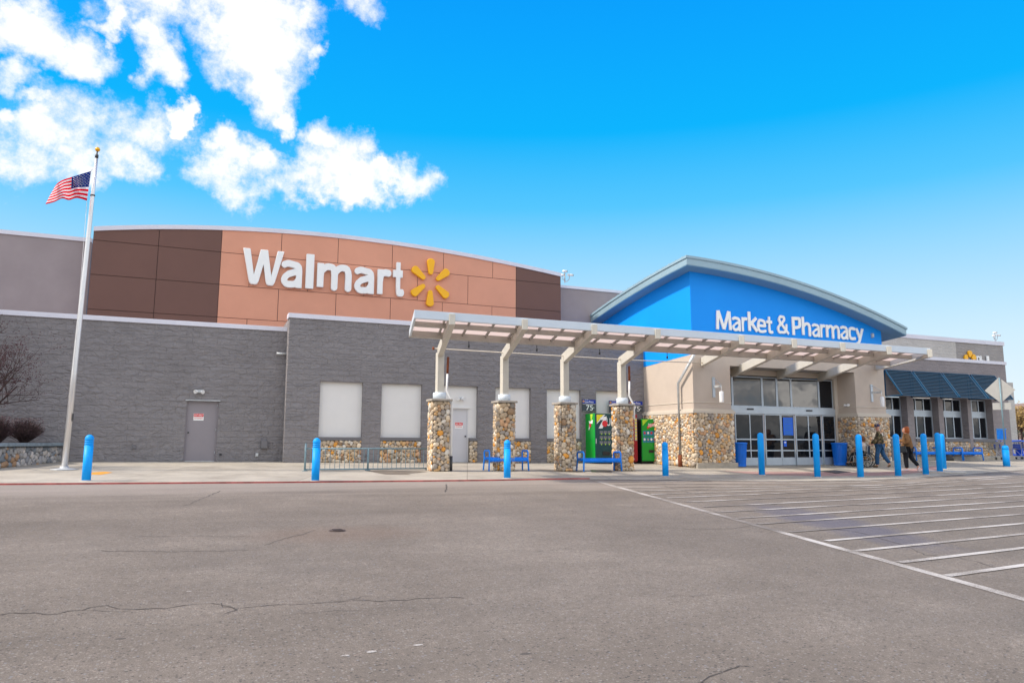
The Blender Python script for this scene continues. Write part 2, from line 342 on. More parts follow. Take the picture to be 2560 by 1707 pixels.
mat('faint_crack', (.11, .095, .082), 0.95)
mat('hill_brown', (.25, .17, .13), 0.95, var=0.25, vscale=0.02)
mat('hill_blue', (.40, .46, .58), 0.95, var=0.2, vscale=0.01)
mat('hill_far', (.10, .13, .18), 0.95, var=0.3, vscale=0.01)
mat('field', (.30, .25, .17), 0.95, var=0.25, vscale=0.3)
mat('dry_leaf', (.30, .20, .07), 0.9, var=0.4, vscale=4)
mat('pine_leaf', (.03, .05, .03), 0.9, var=0.4, vscale=4)
mat('brown_roof', (.16, .09, .06), 0.8)

# ------------------------------------------------------------------ mesh helpers
class MB:
    def __init__(s): s.v = []; s.f = []; s.mi = []; s.sm = []; s.c = None
    def add(s, vs, fs, mi=0, smooth=False):
        o = len(s.v); s.v += [tuple(v) for v in vs]; s.f += [tuple(i+o for i in f) for f in fs]
        s.mi += [mi]*len(fs); s.sm += [smooth]*len(fs); return s
    def box(s, x0, x1, y0, y1, z0, z1, mi=0):
        vs = [(x0,y0,z0),(x1,y0,z0),(x1,y1,z0),(x0,y1,z0),(x0,y0,z1),(x1,y0,z1),(x1,y1,z1),(x0,y1,z1)]
        return s.add(vs, [(3,2,1,0),(4,5,6,7),(0,1,5,4),(1,2,6,5),(2,3,7,6),(3,0,4,7)], mi)
    def bar(s, a, b, wx, wz, mi=0, up=(0,0,1)):
        a = Vector(a); b = Vector(b); d = (b-a).normalized(); u = Vector(up)
        sd_ = d.cross(u)
        if sd_.length < 1e-4: sd_ = d.cross(Vector((0,1,0)))
        sd_.normalize(); u = sd_.cross(d).normalized()
        q = [(-1,-1),(1,-1),(1,1),(-1,1)]
        vs = [a+sd_*(i*wx/2)+u*(j*wz/2) for i,j in q] + [b+sd_*(i*wx/2)+u*(j*wz/2) for i,j in q]
        return s.add(vs, [(3,2,1,0),(4,5,6,7),(0,1,5,4),(1,2,6,5),(2,3,7,6),(3,0,4,7)], mi)
    def tube(s, pts, r, n=8, mi=0, caps=True, smooth=True):
        pts = [Vector(p) for p in pts]; rs = r if isinstance(r, (list, tuple)) else [r]*len(pts)
        vs = []; ref = None
        for i, p in enumerate(pts):
            d = (pts[min(i+1, len(pts)-1)] - pts[max(i-1, 0)]).normalized()
            if ref is None: ref = Vector((0,0,1)) if abs(d.z) < 0.9 else Vector((1,0,0))
            a = d.cross(ref); 
            if a.length < 1e-4: a = d.orthogonal()
            a.normalize(); b = d.cross(a).normalized()
            for k in range(n):
                t = 2*math.pi*k/n; vs.append(p + (a*math.cos(t)+b*math.sin(t))*rs[i])
        fs = [(i*n+k, i*n+(k+1)%n, (i+1)*n+(k+1)%n, (i+1)*n+k) for i in range(len(pts)-1) for k in range(n)]
        s.add(vs, fs, mi, smooth)
        if caps:
            o = len(s.v)-len(vs)
            s.f += [tuple(o+k for k in range(n))[::-1], tuple(o+(len(pts)-1)*n+k for k in range(n))]; s.mi += [mi]*2; s.sm += [False]*2
        return s
    def lathe(s, prof, c=(0,0,0), n=20, mi=0, smooth=True, squash=1.0):
        vs = [(c[0]+r*math.cos(2*math.pi*k/n), c[1]+squash*r*math.sin(2*math.pi*k/n), c[2]+z) for r, z in prof for k in range(n)]
        fs = [(i*n+k, i*n+(k+1)%n, (i+1)*n+(k+1)%n, (i+1)*n+k) for i in range(len(prof)-1) for k in range(n)]
        s.add(vs, fs, mi, smooth)
        o = len(s.v)-len(vs)
        s.f += [tuple(o+k for k in range(n))[::-1], tuple(o+(len(prof)-1)*n+k for k in range(n))]; s.mi += [mi]*2; s.sm += [False]*2
        return s
    def prism(s, poly, fn0, fn1, mi=0):   # poly 2-D, fn maps (u,v) to front/back points
        n = len(poly); vs = [fn0(*p) for p in poly] + [fn1(*p) for p in poly]
        s.add(vs, [tuple(range(n)), tuple(range(2*n-1, n-1, -1))] + [(i, n+i, n+(i+1) % n, (i+1) % n) for i in range(n)], mi); return s
    def ball(s, c, r, n=10, mi=0, sc=(1,1,1)):
        prof = [(math.sin(math.pi*i/n), -math.cos(math.pi*i/n)) for i in range(n+1)]
        vs = [(c[0]+r*sc[0]*max(a, .001)*math.cos(2*math.pi*k/n), c[1]+r*sc[1]*max(a, .001)*math.sin(2*math.pi*k/n), c[2]+r*sc[2]*z) for a, z in prof for k in range(n)]
        fs = [(i*n+k, i*n+(k+1)%n, (i+1)*n+(k+1)%n, (i+1)*n+k) for i in range(n) for k in range(n)]
        return s.add(vs, fs, mi, True)
    def build(s, name, mats, parent=None, bevel=0.0):
        me = bpy.data.meshes.new(name); me.from_pydata(s.v, [], s.f); me.update()
        if not isinstance(mats, (list, tuple)): mats = [mats]
        for m_ in mats: me.materials.append(M[m_])
        me.polygons.foreach_set('material_index', s.mi); me.polygons.foreach_set('use_smooth', s.sm)
        bm = bmesh.new(); bm.from_mesh(me); bmesh.ops.recalc_face_normals(bm, faces=bm.faces); bm.to_mesh(me); bm.free()
        if s.c is not None:
            ca = me.color_attributes.new('Col', 'FLOAT_COLOR', 'POINT'); ca.data.foreach_set('color', np.asarray(s.c, dtype=np.float32).ravel())
        o = bpy.data.objects.new(name, me); COL.objects.link(o)
        if parent is not None: attach(o, parent)
        if bevel:
            b = o.modifiers.new('Bevel', 'BEVEL'); b.width = bevel; b.segments = 2; b.limit_method = 'ANGLE'; b.angle_limit = R_(40)
        return o
def attach(o, parent):
    o.parent = parent
    wm = Matrix.Identity(4); q = parent
    chain = []
    while q is not None: chain.append(q); q = q.parent
    for q in reversed(chain): wm = wm @ q.matrix_parent_inverse @ Matrix.LocRotScale(q.location, q.rotation_euler, q.scale)
    o.matrix_parent_inverse = wm.inverted()
def tag(o, label, cat, group=None, kind=None):
    if label: o['label'] = label
    if cat: o['category'] = cat
    if group: o['group'] = group
    if kind: o['kind'] = kind
    return o
def empty(name, loc, label, cat, group=None, rz=0):
    o = bpy.data.objects.new(name, None); COL.objects.link(o); o.location = loc; o.rotation_euler = (0, 0, rz); o.empty_display_size = 0.2
    return tag(o, label, cat, group)
def local(o, parent):          # part modelled round its thing's own origin
    o.parent = parent; return o
def copy_tree(o, parent=None):
    c = o.copy(); COL.objects.link(c); c.parent = parent
    for ch in list(o.children): copy_tree(ch, c)
    return c
def glyph(ch, x0, x1, z0, z1, y, depth, name, material, parent, offset=0.02, bevel=0.0, flip=False):
    cu = bpy.data.curves.new('txt', 'FONT'); cu.body = ch; cu.size = 1.0; cu.extrude = 0.5; cu.offset = offset; cu.resolution_u = 5
    ob = bpy.data.objects.new('txt', cu); COL.objects.link(ob)
    dg = bpy.context.evaluated_depsgraph_get(); me = bpy.data.meshes.new_from_object(ob.evaluated_get(dg))
    bpy.data.objects.remove(ob); bpy.data.curves.remove(cu)
    n = len(me.vertices); co = np.empty(n*3); me.vertices.foreach_get('co', co); co = co.reshape(-1, 3)
    mn = co.min(0); mx = co.max(0); q = (co-mn)/(mx-mn)
    nc = np.stack([x0+q[:, 0]*(x1-x0), y-q[:, 2]*depth, z0+q[:, 1]*(z1-z0)], 1)
    me.vertices.foreach_set('co', nc.ravel()); me.update(); me.materials.clear(); me.materials.append(M[material]); me.name = name
    bm = bmesh.new(); bm.from_mesh(me); bmesh.ops.remove_doubles(bm, verts=bm.verts, dist=0.0005); bmesh.ops.recalc_face_normals(bm, faces=bm.faces); bm.to_mesh(me); bm.free()
    o = bpy.data.objects.new(name, me); COL.objects.link(o); attach(o, parent)
    if bevel:
        b = o.modifiers.new('Bevel', 'BEVEL'); b.width = bevel; b.segments = 2; b.limit_method = 'ANGLE'; b.angle_limit = R_(50)
    return o

def cat(pts, n=7):
    out = []; m = len(pts)
    for i in range(m-1):
        P = [np.array(pts[max(i-1, 0)], float), np.array(pts[i], float), np.array(pts[i+1], float), np.array(pts[min(i+2, m-1)], float)]
        for k in range(n):
            f = k/n; out.append(.5*((2*P[1])+(-P[0]+P[2])*f+(2*P[0]-5*P[1]+4*P[2]-P[3])*f*f+(-P[0]+3*P[1]-3*P[2]+P[3])*f**3))
    out.append(np.array(pts[-1], float)); return out
def glyph_strokes(ch, s):
    h = s/2
    arch = lambda x0, x1: ([(x0, .45), (x0+.03, .66), (x0+(x1-x0)*.30, .86-h*.25), (x0+(x1-x0)*.58, 1-h+.015), (x0+(x1-x0)*.88, .90-h*.5), (x1, .62), (x1, .30), (x1, 0)], 1)
    R = .86-h
    return {
     'l': [([(h, 0), (h, 1.42)], 0)],
     'a': [([(R, 0), (R, .62)], 0), ([(.10, .84), (.26, .94-h*.35), (.44, 1-h), (.64, .95-h*.9), (R-.02, .80-h*.3), (R, .58)], 1), ([(R, .60-h*.1), (.55, .60-h*.1), (.26, .50-h*.2), (h, .29), (.18+h*.2, h+.02), (.38, h-.01), (.60, .16), (R, .34)], 1)],
     'm': [([(h, 0), (h, 1)], 0), arch(h, .74), arch(.74, 1.48-h)],
     'r': [([(h, 0), (h, 1)], 0), ([(h, .50), (.20, .78), (.38, .96-h*.6), (.60, 1-h)], 1)],
     't': [([(.22+h, 1.30), (.22+h, .40)], 0), ([(.22+h, .42), (.25+h, .18), (.44, h), (.66, h+.01)], 1), ([(0, 1-h), (.66, 1-h)], 0)],
     'M': [([(h, 0), (h+.07, 1.36)], 0), ([(h+.10, 1.36), (.68, h*.4)], 0), ([(.68, h*.4), (1.26-h, 1.36)], 0), ([(1.36-h-.07, 1.36), (1.36-h, 0)], 0)],
     'k': [([(h, 0), (h, 1.42)], 0), ([(h, .42), (.80-h*.6, 1.0)], 0), ([(.28, .60), (.84-h*.6, 0)], 0)],
     'e': [([(h, .52), (.84-h, .52)], 0), ([(.86-h, .50), (.80-h, .80), (.50, 1-h), (.22, .88), (h, .50), (.20, .16), (.50, h), (.80, .12+h*.5)], 1)],
     'c': [([(.74, .84+h*.1), (.48, 1-h), (.20, .84), (h, .50), (.20, .16), (.48, h), (.74, .16-h*.1)], 1)],
     'P': [([(h, 0), (h, 1.36)], 0), ([(h, 1.36-h), (.42, 1.36-h), (.70, 1.24), (.82-h, .97), (.70, .70), (.42, .58), (h, .58)], 1)],
     'h': [([(h, 0), (h, 1.42)], 0), arch(h, .86-h)],
     'y': [([(h*.9, 1), (.44, .10)], 0), ([(.88-h*.9, 1), (.40, -.12), (.26, -.34), (.06, -.40)], 0)],
     '&': [([(1.20, 0), (.34, .84), (.24, 1.05), (.34, 1.24), (.54, 1.36-h), (.74, 1.22), (.76, 1.04), (.62, .86), (.36, .68), (.16, .52), (h, .30), (.22, .10), (.50, h), (.78, .12), (.94, .34), (1.0, .68)], 1)],
    }[ch]
def stroke_glyph(ch, s, x0, x1, z0, z1, y, depth, name, material, parent, bevel=0.0):
    segs = []
    for pts, sm in glyph_strokes(ch, s):
        p = cat(pts) if sm else [np.array(q_, float) for q_ in pts]; segs.append(p)
    A = np.concatenate([np.array(p) for p in segs]); mn = A.min(0)-s; mx = A.max(0)+s; st = .02
    gx = np.arange(mn[0], mx[0], st); gy = np.arange(mn[1], mx[1], st); XX, YY = np.meshgrid(gx, gy); D = np.full(XX.shape, 9.0)
    for p in segs:
        for i in range(len(p)-1):
            a, b = p[i], p[i+1]; L_ = np.linalg.norm(b-a); d = (b-a)/L_; u = (XX-a[0])*d[0]+(YY-a[1])*d[1]-L_/2; v = (YY-a[1])*d[0]-(XX-a[0])*d[1]
            D = np.minimum(D, np.maximum(np.abs(u)-L_/2, np.abs(v)-s/2))
            if i > 0: D = np.minimum(D, np.hypot(XX-a[0], YY-a[1])-s/2)
    # marching squares into closed loops
    nxt = {}
    H, Wd = D.shape
    def ip(i0, j0, i1, j1): a, b = D[i0, j0], D[i1, j1]; t = a/(a-b); return (gx[j0]+(gx[j1]-gx[j0])*t, gy[i0]+(gy[i1]-gy[i0])*t)
    cells = np.argwhere((np.sign(D[:-1, :-1])+np.sign(D[1:, :-1])+np.sign(D[:-1, 1:])+np.sign(D[1:, 1:])).__abs__() < 4)
    for i, j in cells:
        c = [(i, j), (i, j+1), (i+1, j+1), (i+1, j)]; ins_ = [D[q_] < 0 for q_ in c]
        out_ = [k for k in range(4) if ins_[k] and not ins_[(k+1) % 4]]; in_ = [k for k in range(4) if not ins_[k] and ins_[(k+1) % 4]]
        key = lambda k: (min(c[k], c[(k+1) % 4]), max(c[k], c[(k+1) % 4]))
        for a_, b_ in zip(out_, in_ if len(in_) == 1 else in_): nxt[key(a_)] = (key(b_), ip(*c[a_], *c[(a_+1) % 4]))
    cu = bpy.data.curves.new('g', 'CURVE'); cu.dimensions = '2D'; cu.fill_mode = 'BOTH'; cu.extrude = .5
    seen = set(); loops = []
    for k0 in list(nxt):
        if k0 in seen: continue
        k = k0; lp = []
        while k in nxt and k not in seen: seen.add(k); lp.append(nxt[k][1]); k = nxt[k][0]
        if len(lp) > 8:
            # drop nearly collinear points
            red = [lp[i] for i in range(len(lp)) if i % 2 == 0 or True]; q2 = []
            for i in range(len(red)):
                a = np.array(red[i-1]); b = np.array(red[i]); c2 = np.array(red[(i+1) % len(red)])
                if abs(np.cross(b-a, c2-b))/(np.linalg.norm(c2-a)+1e-9) > .0004: q2.append(red[i])
            loops.append(q2 if len(q2) > 3 else red)
    for lp in loops:
        sp = cu.splines.new('POLY'); sp.points.add(len(lp)-1); sp.use_cyclic_u = True
        for q_, p in zip(sp.points, lp): q_.co = (p[0], p[1], 0, 1)
    ob = bpy.data.objects.new('g', cu); COL.objects.link(ob); dg = bpy.context.evaluated_depsgraph_get(); me = bpy.data.meshes.new_from_object(ob.evaluated_get(dg))
    bpy.data.objects.remove(ob); bpy.data.curves.remove(cu)
    n = len(me.vertices); co = np.empty(n*3); me.vertices.foreach_get('co', co); co = co.reshape(-1, 3); m0 = co.min(0); m1 = co.max(0); q_ = (co-m0)/(m1-m0)
    me.vertices.foreach_set('co', np.stack([x0+q_[:, 0]*(x1-x0), y-q_[:, 2]*depth, z0+q_[:, 1]*(z1-z0)], 1).ravel()); me.update(); me.materials.clear(); me.materials.append(M[material]); me.name = name
    bm = bmesh.new(); bm.from_mesh(me); bmesh.ops.remove_doubles(bm, verts=bm.verts, dist=0.0002); bmesh.ops.recalc_face_normals(bm, faces=bm.faces); bm.to_mesh(me); bm.free()
    o = bpy.data.objects.new(name, me); COL.objects.link(o); attach(o, parent)
    if bevel: b = o.modifiers.new('Bevel', 'BEVEL'); b.width = bevel; b.segments = 2; b.limit_method = 'ANGLE'; b.angle_limit = R_(60)
    return o

# river stones laid in mortar: relaxed seeds -> one flattened ellipsoid per cell
ICO_V, ICO_F = None, None
def ico():
    global ICO_V, ICO_F
    bm = bmesh.new(); bmesh.ops.create_icosphere(bm, subdivisions=2, radius=1.0)
    ICO_V = np.array([v.co[:] for v in bm.verts]); ICO_F = [tuple(v.index for v in f.verts) for f in bm.faces]; bm.free()
ico()
PAL = [((.48,.37,.25),5),((.44,.355,.26),5),((.60,.50,.375),5),((.37,.315,.26),4),((.30,.265,.235),3),((.56,.35,.16),3),((.62,.28,.045),1.2),((.50,.30,.17),2),((.60,.56,.50),2),((.30,.20,.12),1)]
PALG = [((.24,.24,.26),5),((.33,.32,.32),4),((.42,.40,.40),3),((.18,.20,.23),3),((.36,.22,.13),1.6),((.50,.46,.44),2)]
def stones(mb, org, U, V, N, wd, ht, size, seed, pal=PAL, bulge=0.05):
    rs = np.random.RandomState(seed); n = max(6, int(wd*ht/(size*size*0.95)))
    s = rs.rand(n, 2)*[wd, ht]; res = max(0.012, size/9)
    gx, gy = np.meshgrid(np.arange(res/2, wd, res), np.arange(res/2, ht, res)); P = np.stack([gx.ravel(), gy.ravel()], 1)
    wt = rs.uniform(0.7, 1.6, n)
    for it in range(3):
        idx = np.empty(len(P), int)
        for k in range(0, len(P), 4000):
            d = ((P[k:k+4000, None, :]-s[None])**2).sum(2)/wt**2; idx[k:k+4000] = d.argmin(1)
        cnt = np.bincount(idx, minlength=n).clip(1)
        if it < 2: s = np.stack([np.bincount(idx, P[:, 0], n)/cnt, np.bincount(idx, P[:, 1], n)/cnt], 1)*0.8 + s*0.2
    cols = [c for c, _ in pal]; pw = np.array([q for _, q in pal], float); pw /= pw.sum()
    U = np.array(U, float); V = np.array(V, float); N = np.array(N, float); org = np.array(org, float)
    if mb.c is None: mb.c = [(.3, .3, .3, 1)]*len(mb.v)
    for i in range(n):
        q = P[idx == i]
        if len(q) < 4: continue
        c = q.mean(0); cv = np.cov((q-c).T); ev, evec = np.linalg.eigh(cv)
        ra, rb = 2.0*np.sqrt(max(ev[1], 1e-5)), 2.0*np.sqrt(max(ev[0], 1e-5)); ra *= 0.94; rb *= 0.94
        rn = min(rb, ra)*rs.uniform(0.55, 0.8)
        e1 = U*evec[0, 1]+V*evec[1, 1]; e2 = U*evec[0, 0]+V*evec[1, 0]
        sv = np.sign(ICO_V)*np.abs(ICO_V)**0.82; lump = 1+0.07*np.sin(ICO_V@rs.uniform(-4, 4, 3)+rs.rand()*6)
        pts = (org+U*c[0]+V*c[1]+N*(bulge-rn*0.55))[None] + (sv[:, :1]*e1*ra+sv[:, 1:2]*e2*rb+sv[:, 2:]*N*rn)*lump[:, None]
        mb.add(pts, ICO_F, 1, True)
        col = np.array(cols[rs.choice(len(cols), p=pw)])*rs.uniform(0.95, 1.4)
        mb.c += [(*np.clip(col, 0, 1), 1)]*len(ICO_V)

# ------------------------------------------------------------------ ground
def sheet(name, xs, ys, zf, material, parent=None):
    mb = MB(); vs = [(x, y, zf(x, y)) for y in ys for x in xs]; nx = len(xs)
    mb.add(vs, [(j*nx+i, j*nx+i+1, (j+1)*nx+i+1, (j+1)*nx+i) for j in range(len(ys)-1) for i in range(nx-1)])
    return mb.build(name, material, parent)
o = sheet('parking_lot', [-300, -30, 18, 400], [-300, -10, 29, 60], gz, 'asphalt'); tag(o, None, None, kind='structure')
o = sheet('ground', [-3000, -30, 18, 3000], [-3000, -10, 29, 3000], lambda x, y: gz(x, y)-0.05, 'field'); tag(o, None, None, kind='structure')
curb = [(-40, 20.4), (-12, 20.2)] + [G(*q)[:2] for q in [(0,1212),(700,1207),(1200,1202),(1474,1197),(1660,1199.5),(1844,1201),(2000,1202),(2140,1200),(2238,1196),(2386,1186),(2560,1174)]]
curb += [(45, curb[-1][1]+2.2), (80, curb[-1][1]+4)]
def curbY(x):
    for (a, b) in zip(curb[:-1], curb[1:]):
        if a[0] <= x <= b[0]: return a[1]+(b[1]-a[1])*(x-a[0])/(b[0]-a[0])
    return curb[-1][1]
XC = G(1474, 1197)[0]
def kh(x): return 0.036 if x < XC-0.5 else max(0.012, 0.036-(x-XC+0.5)*0.02)
def sz(x, y): return gz(x, y)+kh(x)
xs = sorted(set([c[0] for c in curb]+[18.0, XC-0.5, XC+0.7]+[XC+i*1.3 for i in range(1, 18)]))
mb = MB()
for a, b in zip(xs[:-1], xs[1:]):
    ya, yb = curbY(a)+0.02, curbY(b)+0.02; rows = [0.0, 1.0]
    vs = [(a, ya, sz(a, ya)), (b, yb, sz(b, yb)), (b, 28.9, sz(b, 28.9)), (a, 28.9, sz(a, 28.9))]
    mb.add(vs, [(0, 1, 2, 3)])
o = mb.build('sidewalk', 'sidewalk_concrete'); tag(o, None, None, kind='structure')
mb = MB(); mr = MB()
for a, b in zip(xs[:-1], xs[1:]):
    ya, yb = curbY(a), curbY(b); q = mr if b <= XC else mb
    za, zb = sz(a, ya)+0.003, sz(b, yb)+0.003
    q.add([(a, ya-0.01, gz(a, ya)-.05), (b, yb-0.01, gz(b, yb)-.05), (b, yb-0.01, zb), (a, ya-0.01, za), (b, yb+0.03, zb), (a, ya+0.03, za)], [(0, 1, 2, 3), (3, 2, 4, 5)])
tag(mr.build('kerb', 'red_kerb'), None, None, kind='structure'); tag(mb.build('kerb', 'concrete'), None, None, kind='structure')

def flat(name, polys, material, dzv=0.004, zf=gz):
    mb = MB()
    for poly in polys: mb.add([(x, y, zf(x, y)+dzv) for x, y in poly], [tuple(range(len(poly)))])
    o = mb.build(name, material); tag(o, None, None, kind='structure'); return o
def strip(pts, wd):
    pts = [Vector(p[:2]) for p in pts]; qs = []
    for a, b in zip(pts[:-1], pts[1:]):
        d = (b-a).normalized(); n = Vector((-d.y, d.x))*wd/2
        qs.append([tuple(a-n), tuple(b-n), tuple(b+n), tuple(a+n)])
    return qs
# crosswalk
z7 = lambda x, y: (1400+x/2.0276, 1150+y/2.0276)
D0, D1 = G(*z7(150, 97)), G(*z7(2352, 705))
dd = (Vector(D1[:2])-Vector(D0[:2])).normalized()
end = Vector(D1[:2])+dd*4
flat('crosswalk_edge_line', strip([D0[:2], tuple(end)], 0.15), 'worn_paint', 0.005)
polys = []
starts = [(215,112),(270,125),(330,140),(400,157),(460,174),(540,192),(640,213),(730,238),(790,265),(880,297),(1000,325),(1165,365),(1350,410),(1490,462),(1720,520),(1960,588)]
for i, st in enumerate(starts):
    s0 = Vector(G(*z7(*st))[:2])
    n = 60; pts = []
    ang = -3.8 if i < 3 else (1.5 if i == 3 else (4.0 if i == 4 else 6.0))
    x = s0.x; y = s0.y
    while x < s0.x+34:
        pts.append((x, y)); x += 1.2
        a = ang if i > 4 else (ang if x < 19 else 12)
        y += 1.2*math.tan(R_(a))
    pts = [q for q in pts if q[1] < curbY(q[0])-0.25]
    if len(pts) > 1: polys += strip(pts, 0.11 if i > 3 else 0.10)
flat('crosswalk', polys, 'worn_paint', 0.009)
wl = [G(*z7(*q))[:2] for q in [(150,97),(500,99),(900,105),(1200,107),(1500,103),(1700,95),(2000,75),(2352,50)]]
flat('crosswalk_border', strip([(x, y-0.12) for x, y in wl], 0.13), 'worn_paint', 0.013)
# cracks
def crack(pts, wd, seed, m='crack'):
    rnd = random.Random(seed); P = [Vector(G(*q)[:2]) for q in pts]; out = []
    for a, b in zip(P[:-1], P[1:]):
        k = max(2, int((b-a).length/0.09))
        for i in range(k):
            q = a.lerp(b, i/k); out.append(q+Vector((rnd.uniform(-.02, .02), rnd.uniform(-.035, .035))))
    out.append(P[-1]); mbk = MB()
    for i in range(len(out)-1):
        a, b = out[i], out[i+1]; d = (b-a)
        if d.length < 1e-4: continue
        n = Vector((-d.y, d.x)).normalized(); w0 = wd*rnd.uniform(.25, 1.0); w1 = wd*rnd.uniform(.25, 1.0)
        mbk.add([(p.x, p.y, gz(p.x, p.y)+0.003) for p in (a-n*w0/2, b-n*w1/2, b+n*w1/2, a+n*w0/2)], [(0, 1, 2, 3)])
    tag(mbk.build('asphalt_crack', m), None, None, kind='structure')
z8 = lambda L_: [(x/1.68, 1100+y/1.68) for x, y in L_]
crack(z8([(-60,740),(0,733),(100,722),(240,732),(340,710),(440,693),(540,710),(700,703),(830,685),(930,690),(980,708),(1100,697),(1250,688),(1400,680),(1550,672),(1620,676),(1750,668),(1850,660),(1950,663)]), 0.018, 1)
crack(z8([(920,688),(990,712),(940,730)]), 0.016, 2)
crack(z8([(1430,680),(1500,662),(1550,655)]), 0.012, 3, 'faint_crack'); crack(z8([(1250,725),(1400,718),(1520,712)]), 0.012, 4, 'faint_crack')
crack(z8([(560,406),(850,402),(1050,405)]), 0.02, 5, 'faint_crack'); crack(z8([(420,465),(700,468),(1040,463)]), 0.022, 6, 'faint_crack')
crack(z8([(1110,440),(1200,412),(1320,380)]), 0.03, 7, 'faint_crack'); crack(z8([(780,275),(850,245),(930,212)]), 0.04, 8, 'faint_crack')
crack(z8([(340,715),(500,718),(620,708)]), 0.01, 9, 'faint_crack'); crack(z8([(1868,218),(1876,200),(1874,186)]), 0.05, 10)
crack([z7(*q) for q in [(1350,345),(1500,362),(1620,395),(1740,430),(1850,480),(2000,490),(2100,512),(2220,545)]], 0.02, 11)
crack([z7(*q) for q in [(640,1160),(720,1125),(820,1078),(900,1048),(960,1046)]], 0.016, 12)
crack([z7(*q) for q in [(390,332),(500,340),(700,352),(880,346),(960,335)]], 0.022, 13, 'faint_crack'); crack([z7(*q) for q in [(550,692),(660,688),(790,682)]], 0.012, 14, 'faint_crack')
crack([z7(*q) for q in [(1060,225),(1300,205),(1640,195),(1900,178)]], 0.05, 15, 'faint_crack'); crack([z7(*q) for q in [(520,128),(600,150),(760,190)]], 0.05, 16, 'faint_crack')
# marks on the sidewalk
flat('orange_paint_mark', [[G(*q)[:2] for q in [(222,1189),(252,1190),(282,1184),(262,1182),(228,1184)]]], 'orange_mark', 0.004, sz)
flat('water_stain', [[G(680+x/3.136, 740+y/3.136)[:2] for x, y in [(735,1378),(860,1372),(1010,1376),(1225,1384),(1160,1392),(1060,1400),(1090,1410),(900,1408),(840,1398)]]], 'wet_concrete', 0.004, sz)
flat('water_stain', [[G(1020+x/3.135, 740+y/3.135)[:2] for x, y in [(985,1366),(1140,1364),(1330,1372),(1400,1380),(1330,1384),(1150,1378)]], [G(1020+x/3.135, 740+y/3.135)[:2] for x, y in [(1430,1362),(1590,1366),(1600,1388),(1440,1384)]]], 'wet_concrete', 0.004, sz)
flat('tactile_paving', [[G(1600+x/4.2, 880+y/4.2)[:2] for x, y in [(840,1250),(1200,1258),(1900,1262),(2400,1266),(2400,1300),(1900,1306),(1250,1290)]],
     [G(*q)[:2] for q in [(2172,1182),(2240,1178),(2330,1166),(2372,1168),(2330,1178),(2240,1188),(2172,1190)]]], 'tactile', 0.004, sz)

# ------------------------------------------------------------------ the store
def wall_face(mb, x0, x1, z0, z1, y, openings, depth, mi=0):
    xs = sorted(set([x0, x1]+[v for o_ in openings for v in o_[:2]])); zs = sorted(set([z0, z1]+[v for o_ in openings for v in o_[2:4]]))
    for a, b in zip(xs[:-1], xs[1:]):
        for c, d in zip(zs[:-1], zs[1:]):
            if any(o_[0] <= a+1e-5 and o_[1] >= b-1e-5 and o_[2] <= c+1e-5 and o_[3] >= d-1e-5 for o_ in openings): continue
            mb.add([(a, y, c), (b, y, c), (b, y, d), (a, y, d)], [(0, 1, 2, 3)], mi)
    for (a, b, c, d) in openings:
        mb.add([(a, y, c), (a, y+depth, c), (a, y+depth, d), (a, y, d)], [(0, 1, 2, 3)], mi)
        mb.add([(b, y, c), (b, y+depth, c), (b, y+depth, d), (b, y, d)], [(0, 1, 2, 3)], mi)
        mb.add([(a, y, d), (b, y, d), (b, y+depth, d), (a, y+depth, d)], [(0, 1, 2, 3)], mi)
        if c > z0+0.01: mb.add([(a, y, c), (b, y, c), (b, y+depth, c), (a, y+depth, c)], [(0, 1, 2, 3)], mi)
store = empty('store_building', (12, 27.3, gz(12, 27.3)), 'long grey block superstore with arched brown and tan wall and blue gabled entrance', 'building')
YA, YB = 28.0, 27.3
XB0, XB1 = 2.66, 17.72
ZA, ZB = 5.89, 6.32
# left door (mauve)
dA = (W(467,1002,YA)[0], W(530,1005,YA)[0]-0.0, 0.0, W(467,1006,YA)[2])
dA = (dA[0], dA[0]+1.05, 0.5, 3.09)
mb = MB(); wall_face(mb, -45, XB0+0.4, 0.3, ZA-0.16, YA, [dA], 0.18); mb.build('block_wall', 'block_dark', store)
mb = MB()
px_pan = [(801,908),(955,1056),(1093,1195),(1239,1327),(1367,1452),(1490,1575)]
pans = []
for a, b in px_pan:
    xa, xb = W(a, 960, YB)[0], W(b, 960, YB)[0]; pans.append((xa, xb, 0.5, 3.88))
wall_face(mb, XB0, XB1+0.2, 0.3, ZB-0.17, YB, pans, 0.22)
mb.add([(XB0, YB, 0.3), (XB0, YA+0.1, 0.3), (XB0, YA+0.1, ZB-0.17), (XB0, YB, ZB-0.17)], [(0, 1, 2, 3)])
mb.add([(XB0, YA+.1, 4), (XB0, 31, 4), (XB0, 31, ZB-.17), (XB0, YA+.1, ZB-.17)], [(0, 1, 2, 3)])
mb.build('block_wall', 'block_dark', store)
mb = MB(); mb.box(-45, XB0-0.003, YA-0.05, YA+0.5, ZA-0.16, ZA); mb.build('coping', 'coping', store, 0.006)
mb = MB(); mb.box(XB0-0.05, XB1+.2, YB-0.05, YB+0.5, ZB-0.17, ZB); mb.build('coping', 'coping', store, 0.006)
mb = MB(); mb.box(-45, 41.6, YA+0.6, 60, ZA-0.9, ZA-0.6); mb.build('flat_roof', 'grey_stucco', store)
